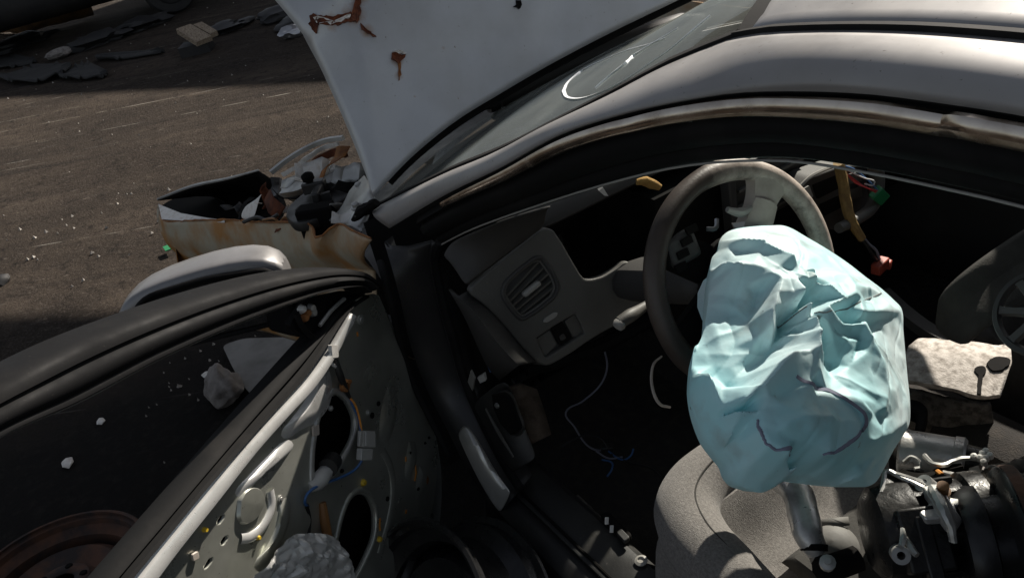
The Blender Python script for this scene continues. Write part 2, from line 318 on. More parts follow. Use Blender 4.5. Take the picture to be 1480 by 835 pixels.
def curve_x(pts, xs):                             # y,z of a body line as functions of x (x falls)
    P = sorted(pts); X = [p[0] for p in P]; return [Vector((x, float(np.interp(x, X, [p[1] for p in P])), float(np.interp(x, X, [p[2] for p in P])))) for x in xs]

# ================================================================ SETTING
def build_ground():
    n = 60; xs = list(np.linspace(-60, -6, 8)) + list(np.linspace(-5, 14, 58)) + list(np.linspace(16, 120, 16)); ys = list(np.linspace(-80, -8, 10)) + list(np.linspace(-7, 7, 43)) + list(np.linspace(8, 80, 10))
    rows = [[Vector((x, y, .018 * noise.noise(Vector((x * .5, y * .5, 0))) * min(1, max(0, abs(x - .2) - 1.2) / 2))) for y in ys] for x in xs]
    o = mk('road', loft(rows), 'yard_asphalt'); o['kind'] = 'structure'
build_ground()

# ================================================================ THE WRECK
car = thing('wrecked_car', 'crashed silver sedan with deployed airbag, buckled hood and stripped open driver door', 'car', (-.5, 0, 0))
ORG = Vector((-.5, 0, 0))
def part(name, vf, m, parent=None, **k):
    o = mk(name, vf, m, None, **k); return adopt(o, parent)
def adopt(o, parent=None):
    o.parent = parent or car; o.matrix_parent_inverse = Matrix() if parent else Matrix.Translation(-ORG); return o

# ---- body lines along the driver's side
A_LOW = [(-0.035,0.753,0.957),(-0.304,0.730,1.099),(-0.487,0.707,1.188),(-0.622,0.684,1.259),(-0.724,0.661,1.298),(-0.813,0.635,1.323),(-0.879,0.612,1.336),(-0.948,0.602,1.346),(-1.047,0.600,1.359),(-1.130,0.600,1.364),(-1.197,0.600,1.366)]
A_UP = [(0.126,0.720,0.940),(-0.214,0.681,1.096),(-0.390,0.650,1.170),(-0.526,0.620,1.235),(-0.631,0.589,1.286),(-0.708,0.562,1.325),(-0.776,0.535,1.353),(-0.800,0.530,1.362),(-0.868,0.530,1.377),(-1.022,0.530,1.395),(-1.151,0.530,1.401)]
SEAL = [(-0.131,0.694,0.926),(-0.279,0.681,1.006),(-0.474,0.657,1.098),(-0.653,0.627,1.176),(-0.784,0.597,1.223),(-0.913,0.570,1.250),(-1.023,0.570,1.264),(-1.114,0.570,1.270),(-1.188,0.570,1.273)]
A_LOW += [(-1.5, .60, 1.362), (-1.9, .585, 1.335), (-2.3, .56, 1.27)]
A_UP += [(-1.5, .525, 1.402), (-1.9, .51, 1.378), (-2.3, .49, 1.30)]
SEAL += [(-1.5, .57, 1.27), (-1.9, .56, 1.24), (-2.3, .54, 1.17)]
XS = list(np.linspace(.02, -2.3, 70))
low = cr(A_LOW, 90); upc = cr(A_UP, 90); seal = cr(SEAL, 90)
lowx = curve_x([tuple(p) for p in low], XS); upx = curve_x([tuple(p) for p in upc], XS); sealx = curve_x([tuple(p) for p in seal], XS)
def mirror_y(ps): return [Vector((p.x, -p.y, p.z)) for p in ps]
def build_roof():
    # painted side of the roof and the A pillar, rounded outwards
    def rail(lo, up, s):
        rows = []
        for t in np.linspace(0, 1, 9):
            b = math.sin(math.pi * t); rows.append([(lambda q: q + Vector((0, s * (.014 * b + .0016 * b * noise.noise(q * 9)), .010 * b + .0016 * b * noise.noise(q * 7 + Vector((3, 0, 0))))))(lerp(l, u, t)) for l, u in zip(lo, up)])
        return loft(rows)
    P = solid(part('roof_side_rail', rail(low, upc, 1), 'silver'), .004)
    lab(P, 'grey painted A pillar and roof side rail over the open door')
    lo2, up2 = mirror_y(low), mirror_y(upc); solid(part('roof_side_rail', rail(lo2, up2, -1), 'silver'), .004)
    # roof skin between the two ditches
    ditch = [p for p in cr(A_UP[7:], 50)]; rows = []
    for t in np.linspace(0, 1, 33):
        y = .518 - 1.036 * t; k = 1 - (y / .518) ** 2; k4 = 1 - (y / .518) ** 4; sx = y / .518
        rows.append([Vector((p.x + (.13 * k if i < 6 else .13 * k * max(0, 1 - (i - 6) / 18)), sx * (p.y - .012), p.z + .012 * k4 + .036 * k)) for i, p in enumerate(ditch)])
    solid(part('roof_panel', loft(rows), 'silver'), .003)
    # black rubber in the ditch
    for s in (1, -1):
        dp = [Vector((p.x, s * (p.y - .006), p.z + .001)) for p in ditch]; part('ditch_moulding', sweep(dp, [(-.006, -.002), (.006, -.002), (.005, .005), (-.005, .005)], (0, 1, 0)), 'black_rubber')
    # headliner hides the underside
    rows = [[Vector((x, y, 1.335 - .04 * (y / .5) ** 2 - .05 * max(0, (abs(x + 1.4) - .5)))) for x in np.linspace(-.80, -2.3, 12)] for y in np.linspace(.53, -.53, 12)]
    solid(part('headliner', loft(rows), 'headliner'), .01)
    # aperture flange, chrome moulding, rubber seal, thin bright lip
    prof = [(0, -.006), (.10, -.012), (.24, .004), (.30, -.006), (.42, .008), (.55, .013), (.68, .009), (.76, -.004), (.84, .002), (.93, .003), (1, -.006), (1.08, -.03)]
    lx = [p for p in lowx if p.x < -.12]; sx_ = [p for p in sealx if p.x < -.12]
    for s in (1, -1):
        rows = [[(lambda q: Vector((q.x, s * (q.y + o), q.z)))(lerp(a, b, t)) for a, b in zip(lx, sx_)] for t, o in prof]
        o = solid(part('door_aperture_seal', loft(rows), 'black_rubber', ang=60), .003)
    mp = [lerp(a, b, .17) + Vector((0, .010, 0)) for a, b in zip(lowx, sealx) if a.x < -.26]; mp = cr(mp, 150)
    for p in mp:
        for c, wd, am in ((-1.125, .012, -.006), (-1.15, .010, .005), (-1.10, .02, -.003), (-.75, .02, -.002)): p.y += am * math.exp(-((p.x - c) / wd) ** 2); p.z += am * .6 * math.exp(-((p.x - c) / wd) ** 2)
    o = part('drip_moulding', sweep(mp, [(.000, -.013), (.005, -.010), (.0065, -.003), (.005, .005), (.002, .010), (-.003, .011), (-.004, -.012)], (0, 1, 0), scale=[.45, .8, 1, 1, 1, 1]), 'chrome')
    lab(o, 'kinked chrome strip along the roof edge')
    part('seal_lip', tube([p + Vector((0, .006, -.002)) for p in sealx if p.x < -.14], .0016, 6), 'light_plastic')
build_roof()

def build_windshield():
    st = cr(A_UP[:8], 22); rows = []
    for i, p in enumerate(st):
        t = i / 21; Y = p.y - .014; bx = .19 * (1 - t) + .13 * t; r = []
        for j in range(31):
            y = Y * (1 - 2 * j / 30); k = 1 - (y / Y) ** 2; r.append(Vector((p.x - .004 + bx * k, y, p.z - .002 + .046 * k ** .8)))
        rows.append(r)
    ws = part('windshield', loft(rows), 'glass'); lab(ws, 'dusty raked windshield with a scored white loop')
    def on(u, v): return None
    for s in (1, -1):
        tr = [Vector((p.x - .002, s * (p.y - .010), p.z + .002)) for p in st]
        part('windshield_trim', sweep(tr, [(-.013, -.002), (.010, -.003), (.010, .003), (.0, .006), (-.013, .003)], (0, 1, 0)), 'black_rubber', ws)
    hd = [r for r in rows[-1]]; part('windshield_trim', sweep([p + Vector((-.006, 0, .003)) for p in hd], [(-.012, -.003), (.012, -.003), (.012, .003), (-.012, .003)], (1, 0, 0)), 'black_rubber', ws)
    # scored loop and cracks: raised white chips on the glass
    from mathutils.bvhtree import BVHTree
    me = ws.data; bvh = BVHTree.FromPolygons([v.co for v in me.vertices], [tuple(p.vertices) for p in me.polygons])
    def stick(pts, n):
        out = []
        for q in cr(pts, n):
            a, nn, _, _ = bvh.find_nearest(q); nn = nn if nn.z > 0 else -nn; out.append(a + nn * .0012)
        return out
    loop = [(-.655, .427, 1.343), (-.655, .45, 1.336), (-.654, .476, 1.328), (-.649, .498, 1.319), (-.636, .513, 1.309), (-.6, .543, 1.284), (-.546, .556, 1.259), (-.483, .548, 1.236), (-.393, .512, 1.21), (-.306, .461, 1.188), (-.233, .396, 1.174), (-.217, .342, 1.177), (-.313, .345, 1.215), (-.495, .416, 1.279), (-.56, .43, 1.30)]
    fl_ = [(-.0022, 0), (.0022, 0), (.0014, .0008), (-.0014, .0008)]
    part('glass_crack', sweep(stick(loop[:10], 80), fl_, (0, 1, 0), scale=[.5, .6, .8, 1.1, 1.5]), 'crack_white', ws)
    part('glass_crack', sweep(stick(loop[9:], 60), fl_, (0, 1, 0), scale=[1.5, 1, .6, .5, .6]), 'crack_white', ws)
    part('glass_crack', sweep(stick([(-.506, .532, 1.251), (-.505, .501, 1.26), (-.51, .472, 1.271), (-.501, .446, 1.274), (-.519, .429, 1.286), (-.559, .405, 1.308)], 40), fl_, (0, 1, 0), scale=[.5, 1, .8, .5]), 'crack_white', ws)
    # cowl panel in front of the glass
    b0 = rows[0]; crow = [[p + Vector((.004, 0, -.004)) for p in b0], [p + Vector((.05, 0, -.03)) for p in b0], [p + Vector((.13, 0, -.045)) for p in b0], [p + Vector((.16, 0, -.14)) for p in b0]]
    solid(part('cowl_panel', loft(crow), 'dark_trim'), .006)
    # wiper lying in the cowl
    wp = [lerp(b0[9], b0[9], 0) + Vector((.03, 0, .012)), b0[15] + Vector((-.02, 0, .03)), b0[22] + Vector((-.05, 0, .035))]
    part('wiper_arm', tube(wp, [.004, .003, .003], 6, 14), 'wire_black')
build_windshield()

# ---- hood: torn from its latch, standing up over the engine bay
def build_hood():
    rear = [(0.087,0.725,0.980),(0.102,0.612,1.023),(0.111,0.483,1.057),(0.112,0.356,1.077),(0.111,0.196,1.098),(0.107,0.031,1.114),(0.099,-0.169,1.129),(0.093,-0.344,1.142),(0.084,-0.557,1.156)]
    left = [(0.087,0.725,0.980),(0.132,0.711,1.064),(0.177,0.701,1.149),(0.225,0.695,1.237),(0.267,0.699,1.315)]
    rc = cr(rear, 70); lc = cr(left, 26); T = rc[0]; N = Vector((-.877, .067, .476)); U = (rc[-1] - T).normalized()
    d = (lc[-1] - lc[-2]).normalized(); bend = (d * .80 - N * .15 + Vector((0, .05, 0))).normalized()
    lc2 = lc + [lc[-1] + bend * .03 * k - N * .0016 * k * k for k in range(1, 22)]
    rows = []
    for j, lp in enumerate(lc2):
        r = []
        for i, rp in enumerate(rc):
            p = rp + (lp - T); s = i / 69; q = j / 25.; w_ = (rp - T).length
            edge = max(0, .085 * min(1, q * 1.4) - w_)                                 # folded left strip
            p -= N * (edge * .55); p += N * (.030 * math.sin(math.pi * min(1, s * 1.1)) * min(1, q)) # crown
            p += N * (.004 * noise.noise(p * 5) + .0022 * noise.noise(p * 13))
            p -= N * .010 * math.exp(-(((w_ - .13) / .05) ** 2 + ((q - .92) / .10) ** 2))
            p += N * .014 * math.exp(-(((w_ - .05) / .05) ** 2 + ((q - 1.0) / .05) ** 2))
            r.append(p)
        rows.append(r)
    o = solid(part('hood', loft(rows), 'hood_paint', ang=60), .004); lab(o, 'buckled silver hood standing up, torn and rusted at its upper left')
    # inner frame behind the skin
    fr = [p - N * .03 for p in rc[3:]]; part('hood_inner_frame', sweep(fr, [(-.006, -.012), (.006, -.012), (.006, .012), (-.006, .012)], tuple(N)), 'deep_black', o)
    def surf(p):
        best = min((v for r in rows for v in r), key=lambda v: (v - p).length_squared); return best
    from mathutils.bvhtree import BVHTree
    me = o.data; bvh = BVHTree.FromPolygons([v.co for v in me.vertices], [tuple(q.vertices) for q in me.polygons])
    def onhood(p, h):
        a, n_, _, _ = bvh.find_nearest(Vector(p)); n_ = n_ if n_.dot(N) > 0 else -n_; return a + n_ * h
    def jag(poly, seed, h=.003, amp=.0025):
        r_ = random.Random(seed); out = []
        P = [Vector(p) for p in poly]
        for i, p in enumerate(P):
            q = P[(i + 1) % len(P)]; k = max(2, int((q - p).length / .006))
            for a in range(k): out.append(lerp(p, q, a / k) + Vector((r_.uniform(-1, 1), r_.uniform(-1, 1), r_.uniform(-1, 1))) * amp)
        return out
    def patch(name, poly, m, h, seed):
        ring = jag(poly, seed); c = sum(ring, Vector()) / len(ring); r_ = random.Random(seed + 50)
        top = [onhood(p, h + r_.uniform(0, .004)) for p in ring]; mid = [onhood(lerp(p, c, .45), .0012 + r_.uniform(0, .002)) for p in ring]; base = [onhood(p, .0004) for p in ring]
        V, F = loft([base, top, mid], closed=True); V = list(V) + [onhood(c, .001)]; k = len(ring); F += [(2 * k + i, 2 * k + (i + 1) % k, 3 * k) for i in range(k)]
        return part(name, (V, F), m, o, smooth=False)
    lab(patch('rust_tear', [(0.282,0.691,1.343),(0.279,0.673,1.341),(0.272,0.669,1.329),(0.264,0.674,1.313),(0.258,0.690,1.299),(0.262,0.695,1.306),(0.271,0.696,1.322)], 'rust', .004, 1), 'rusted tear at the hood edge')
    lab(patch('rust_tear', [(0.272,0.669,1.329),(0.265,0.634,1.320),(0.258,0.594,1.313),(0.251,0.591,1.301),(0.249,0.603,1.296),(0.257,0.644,1.303),(0.264,0.674,1.313)], 'rust', .003, 2), 'rusted tear across the hood fold')
    lab(patch('rust_tear', [(0.258,0.594,1.313),(0.266,0.575,1.330),(0.272,0.563,1.344),(0.270,0.553,1.341),(0.260,0.569,1.320),(0.251,0.576,1.302),(0.245,0.591,1.289),(0.250,0.601,1.297)], 'rust', .003, 3), 'rusted tear running up the hood')
    lab(patch('rust_tear', [(0.245,0.589,1.289),(0.238,0.582,1.278),(0.226,0.570,1.257),(0.224,0.570,1.254),(0.229,0.580,1.262),(0.238,0.590,1.276)], 'rust', .002, 4), 'thin rusted split')
    lab(patch('rust_tear', [(0.202,0.552,1.216),(0.195,0.528,1.207),(0.191,0.540,1.198),(0.192,0.552,1.197),(0.198,0.558,1.207)], 'rust', .004, 5), 'small rusted puncture with a drip')
    patch('bare_primer', [(0.272,0.674,1.327),(0.270,0.659,1.326),(0.263,0.650,1.315),(0.258,0.635,1.308),(0.257,0.616,1.308),(0.256,0.596,1.308),(0.254,0.600,1.305),(0.255,0.624,1.303),(0.258,0.648,1.306),(0.264,0.663,1.314),(0.264,0.676,1.313)], 'primer', .0045, 6)
    patch('bare_primer', [(0.205,0.550,1.221),(0.198,0.525,1.212),(0.196,0.527,1.208),(0.202,0.551,1.217)], 'primer', .004, 8)
    patch('rust_drip', [(0.192,0.552,1.197),(0.190,0.546,1.195),(0.183,0.552,1.181),(0.175,0.563,1.165),(0.176,0.566,1.166),(0.185,0.558,1.183)], 'rust_orange', .0004, 9)
    patch('bolt_hole', [(0.189,0.237,1.236),(0.186,0.226,1.233),(0.180,0.229,1.222),(0.179,0.239,1.217),(0.183,0.246,1.225)], 'deep_black', .0006, 10)
    # curled front piece above the tear catches the sky
    return o
build_hood()

# ---- crumpled front wing and what shows of the engine bay
def build_front():
    top = [(1.545,0.998,0.660),(1.338,1.028,0.670),(1.082,0.966,0.720),(0.866,0.910,0.765),(0.580,0.852,0.820),(0.377,0.806,0.860),(0.275,0.826,0.865),(0.237,0.816,0.880),(0.207,0.787,0.905),(0.095,0.789,0.925),(-0.013,0.787,0.940)]
    bot = [(1.295,1.025,0.600),(1.338,1.023,0.520),(1.148,0.975,0.540),(0.949,0.926,0.580),(0.710,0.872,0.620),(0.510,0.830,0.680),(0.442,0.810,0.700),(0.393,0.796,0.720),(0.310,0.786,0.750),(0.220,0.778,0.780),(0.089,0.775,0.820)]
    tc_, bc = cr(top, 60), cr(bot, 60); rows = []
    for t in np.linspace(0, 1, 15):
        r = []
        for i, (a, b) in enumerate(zip(tc_, bc)):
            p = lerp(a, b, t); s = i / 59; p += Vector((.35, .93, 0)) * (.022 * math.sin(math.pi * t) + .005 * noise.noise(p * 9) + .004 * noise.noise(p * 22)); r.append(p)
        rows.append(r)
    # the wing runs on down to the arch
    for k in (1, 2, 3, 4): rows.append([Vector((b.x, b.y + .02 * math.sin(k * .8), b.z - .07 * k)) if k < 4 else Vector((b.x, b.y - .03, b.z - .26)) for b in bc])
    f = solid(part('front_fender', loft(rows), 'fender_paint'), .003); lab(f, 'crumpled front wing with its paint gone to rust')
    # torn rusty lip along the top
    lip = [p + Vector((0, 0, .001)) for p in tc_[8:]]; r_ = random.Random(3)
    part('rusty_edge', tube([p + Vector((r_.uniform(-.002, .002),) * 3) for p in lip], [.002 + .0022 * abs(noise.noise(p * 40)) for p in lip], 6), 'rust_orange', f)
    # folded pale lip at the front corner
    part('folded_lip', loft([[(1.516,1.002,0.665),(1.330,1.028,0.675)], [(1.273,0.971,0.690),(1.175,0.986,0.700)], [(1.032,0.932,0.730),(1.005,0.940,0.730)], [(0.868,0.912,0.765),(0.861,0.916,0.760)]]), 'primer', f)
    solid(f.children[-1], .003)
    # black headlamp shell opened like a box
    sh = [[(1.576,0.993,0.660),(1.538,0.837,0.620),(1.402,0.806,0.600),(1.287,0.836,0.600)], [(1.473,0.889,0.690),(1.561,0.786,0.600),(1.458,0.753,0.560),(1.267,0.800,0.580)], [(1.263,0.794,0.740),(1.500,0.720,0.600),(1.453,0.704,0.540),(1.145,0.776,0.600)], [(1.110,0.723,0.780),(1.309,0.687,0.660),(1.369,0.675,0.580),(1.065,0.747,0.620)], [(0.909,0.729,0.800),(1.112,0.695,0.700),(1.250,0.673,0.600),(0.987,0.737,0.640)]]
    h = solid(part('headlamp_shell', loft([cr(r, 8) for r in sh]), 'deep_black'), .004)
    part('shell_floor', prism(rounded([Vector(p) for p in [(1.676,0.993,0.600),(1.540,1.006,0.600),(1.342,0.898,0.600),(1.082,0.737,0.600),(1.255,0.646,0.600),(1.450,0.608,0.600),(1.599,0.623,0.600),(1.645,0.815,0.600),(1.710,0.931,0.600)]], .02), (0, 0, -.02)), 'deep_black', h)
    part('shell_edge', tube([(1.558,0.994,0.668),(1.456,0.889,0.700),(1.240,0.797,0.750),(1.086,0.727,0.790)], [.004, .006, .005, .003], 6, 20), 'galvanised', h)
    # grey crossmember plate
    o = solid(part('crossmember_plate', loft([cr([(0.896,0.742,0.800),(0.820,0.681,0.830),(0.774,0.637,0.850),(0.756,0.595,0.850)], 10), cr([(0.837,0.754,0.790),(0.714,0.703,0.820),(0.678,0.647,0.840),(0.671,0.600,0.850)], 10), cr([(0.802,0.723,0.760),(0.737,0.695,0.780),(0.667,0.649,0.810),(0.649,0.599,0.830)], 10)]), 'galvanised', ang=50), .004)
    rough_up(o, .006, 14)
    # light silver strips of the bumper and grille edge
    part('bumper_strip', sweep([(0.933,0.727,0.820),(0.925,0.672,0.840),(0.900,0.607,0.860),(0.871,0.559,0.870),(0.805,0.524,0.880)], [(-.006, -.006), (.006, -.006), (.008, .004), (0, .008), (-.008, .004)], (0, 0, 1), smooth=24), 'galvanised')
    o = part('bumper_strip', sweep([(0.886,0.708,0.820),(0.846,0.667,0.840),(0.828,0.630,0.860),(0.840,0.573,0.865),(0.803,0.542,0.870)], [(-.006, -.004), (.006, -.004), (.004, .006), (-.004, .006)], (0, 0, 1), smooth=24), 'primer'); rough_up(o, .004, 30, 4)
    o = part('rusty_brace', sweep([(0.841,0.618,0.830),(0.834,0.584,0.840),(0.819,0.555,0.845),(0.761,0.544,0.850)], [(-.010, -.006), (.010, -.006), (.010, .006), (-.010, .006)], (0, 0, 1), smooth=14), 'rust')
    rough_up(o, .004, 30, 9)
    # the dark elongated bracket with its slot and stud
    bp = [(0.464,0.827,0.865),(0.508,0.804,0.865),(0.550,0.750,0.865),(0.602,0.669,0.865),(0.624,0.608,0.865),(0.600,0.583,0.865),(0.546,0.584,0.865),(0.483,0.613,0.865),(0.434,0.664,0.865),(0.393,0.735,0.865),(0.373,0.790,0.865),(0.396,0.827,0.865)]
    hole = [(0.470,0.805,0.865),(0.482,0.791,0.865),(0.473,0.785,0.865),(0.452,0.793,0.865),(0.444,0.805,0.865),(0.451,0.810,0.865)]
    b = plate('lamp_bracket', cr(bp + [bp[0]], 60)[:-1], [hole], .018, 'dark_trim', None, (0, 0, 1), .004); adopt(b); lab(b, 'dark oblong bracket lying in the torn wing')
    c = (0.484,0.726,0.885); part('bracket_rib', join(box(c, (.10, .02, .03), (.9, -.6, 0)), box(Vector(c) + Vector((.03, .0, .005)), (.03, .06, .03), (.9, -.6, 0))), 'dark_trim', b); bev(b.children[-1], .004)
    s0 = Vector((0.520,0.731,0.885)); part('bracket_stud', lathe([(0, 0), (.010, 0), (.010, .025), (.016, .027), (.016, .04), (.008, .045), (0, .045)], s0, (-.1, .1, 1), 12), 'deep_black', b)
    for q in [(0.502,0.689,0.880),(0.530,0.650,0.880),(0.448,0.727,0.880)]: part('bracket_rib', box(q, (.03, .012, .02), (.4, .9, 0)), 'dark_trim', b)
    # pale ripped steel between shell and bracket
    o = solid(part('torn_panel', loft([[(0.813,0.885,0.770),(0.809,0.860,0.800),(0.768,0.854,0.820)], [(0.748,0.871,0.780),(0.724,0.852,0.830),(0.720,0.833,0.840)], [(0.699,0.863,0.800),(0.704,0.827,0.850),(0.703,0.815,0.860)]]), 'primer'), .003); subd(o, 2); rough_up(o, .004, 40)
    o = solid(part('torn_panel', loft([[(0.764,0.813,0.810),(0.763,0.782,0.840)], [(0.697,0.823,0.800),(0.718,0.789,0.830)], [(0.629,0.823,0.800),(0.641,0.791,0.820)]]), 'rust'), .003); rough_up(o, .008, 40, 2)
    # inner wing and strut tower beside the bulkhead
    o = solid(part('inner_wing', loft([cr([(0.350,0.762,0.860),(0.323,0.725,0.900),(0.316,0.687,0.930),(0.302,0.657,0.950)], 9), cr([(0.270,0.759,0.880),(0.242,0.726,0.910),(0.211,0.709,0.940),(0.195,0.689,0.960)], 9), cr([(0.091,0.776,0.920),(0.107,0.749,0.930),(0.106,0.733,0.950),(0.098,0.720,0.970)], 9)]), 'galvanised'), .004); rough_up(o, .006, 18)
    for q in [(0.290,0.684,0.930),(0.189,0.736,0.930)]: part('wing_bolt', lathe([(0, 0), (.013, 0), (.013, .004), (.008, .005), (.008, .012), (0, .013)], q, (-.1, .2, 1), 10), 'galvanised', o)
    o = part('black_block', box((0.395,0.775,0.840), (.09, .05, .10), (.6, .8, 0)), 'deep_black'); bev(o, .006)
    # hinge and crushed clip at the pillar foot
    o = part('hood_hinge', tube([(0.140,0.764,0.930),(0.113,0.753,0.950),(0.073,0.748,0.970),(0.046,0.735,0.985)], [.006, .012, .014, .009], 7, 10), 'deep_black'); rough_up(o, .005, 50)
    part('hinge_pin', tube([(0.126,0.766,0.940),(0.114,0.757,0.945),(0.106,0.748,0.950)], .0025, 6), 'wire_black', o)
    rq = random.Random(8)
    for (p, mm) in zip([(0.996,0.837,0.720),(0.886,0.821,0.760),(0.823,0.789,0.800),(0.755,0.778,0.780),(0.690,0.757,0.820),(0.738,0.695,0.840),(0.711,0.665,0.860),(0.511,0.726,0.830),(0.376,0.726,0.870),(0.428,0.674,0.890),(0.676,0.616,0.870),(0.475,0.635,0.900),(1.110,0.836,0.700),(0.780,0.767,0.820),(0.528,0.797,0.820),(0.233,0.746,0.900)], ('deep_black', 'galvanised', 'rust', 'primer', 'deep_black', 'galvanised', 'primer', 'deep_black', 'galvanised', 'deep_black', 'rust_orange', 'galvanised', 'dark_trim', 'dark_trim', 'rust', 'primer')):
        p = Vector(p); d1 = Vector((rq.uniform(-1, 1), rq.uniform(-1, 1), rq.uniform(-.3, .5))).normalized(); d2 = d1.cross(Vector((rq.uniform(-1, 1), rq.uniform(-.4, .4), rq.uniform(.3, 1)))).normalized(); L, W_ = rq.uniform(.03, .07), rq.uniform(.01, .03); up_ = d1.cross(d2)
        q = solid(part('torn_panel', loft([[p + d1 * a * L + d2 * b * W_ * rq.uniform(.6, 1.2) + up_ * (.012 * math.sin(a * 3) + .008 * b * a) + noise.noise_vector((p + d1 * a * L) * 30) * .006 for b in (-1, -.3, .3, 1)] for a in (-1, -.5, 0, .5, 1)]), mm, ang=25), .002)
    # loose wires and hose in the crushed bay
    for i, (pp, m, r) in enumerate([([(0.616,0.859,0.820),(0.545,0.845,0.840),(0.534,0.837,0.830),(0.500,0.827,0.850),(0.494,0.818,0.840)], 'tube_brown', .003), ([(0.707,0.892,0.800),(0.650,0.864,0.820),(0.601,0.849,0.820),(0.585,0.823,0.830)], 'wire_black', .005), ([(0.778,0.629,0.850),(0.745,0.613,0.860),(0.693,0.613,0.860),(0.661,0.634,0.860)], 'wire_white', .002)]):
        part('bay_wire', tube(pp, r, 6, 20), m)
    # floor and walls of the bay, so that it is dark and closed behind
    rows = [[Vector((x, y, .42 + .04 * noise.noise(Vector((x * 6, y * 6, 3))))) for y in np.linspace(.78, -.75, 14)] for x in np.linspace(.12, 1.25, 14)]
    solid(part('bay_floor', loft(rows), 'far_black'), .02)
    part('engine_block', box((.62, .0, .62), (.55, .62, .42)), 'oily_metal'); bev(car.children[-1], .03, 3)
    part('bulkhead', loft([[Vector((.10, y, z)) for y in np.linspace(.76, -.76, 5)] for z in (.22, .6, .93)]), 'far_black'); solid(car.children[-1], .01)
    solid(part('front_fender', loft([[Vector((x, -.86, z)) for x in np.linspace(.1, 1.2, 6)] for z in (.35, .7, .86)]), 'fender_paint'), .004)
    part('front_tyre', lathe([(.19, -.1), (.29, -.1), (.31, -.07), (.315, 0), (.31, .07), (.29, .1), (.19, .1)], (.75, .72, .315), (0, 1, 0), 36), 'tyre')
    part('front_tyre', lathe([(.19, -.1), (.29, -.1), (.31, -.07), (.315, 0), (.31, .07), (.29, .1), (.19, .1)], (.75, -.74, .315), (0, 1, 0), 36), 'tyre')
build_front()

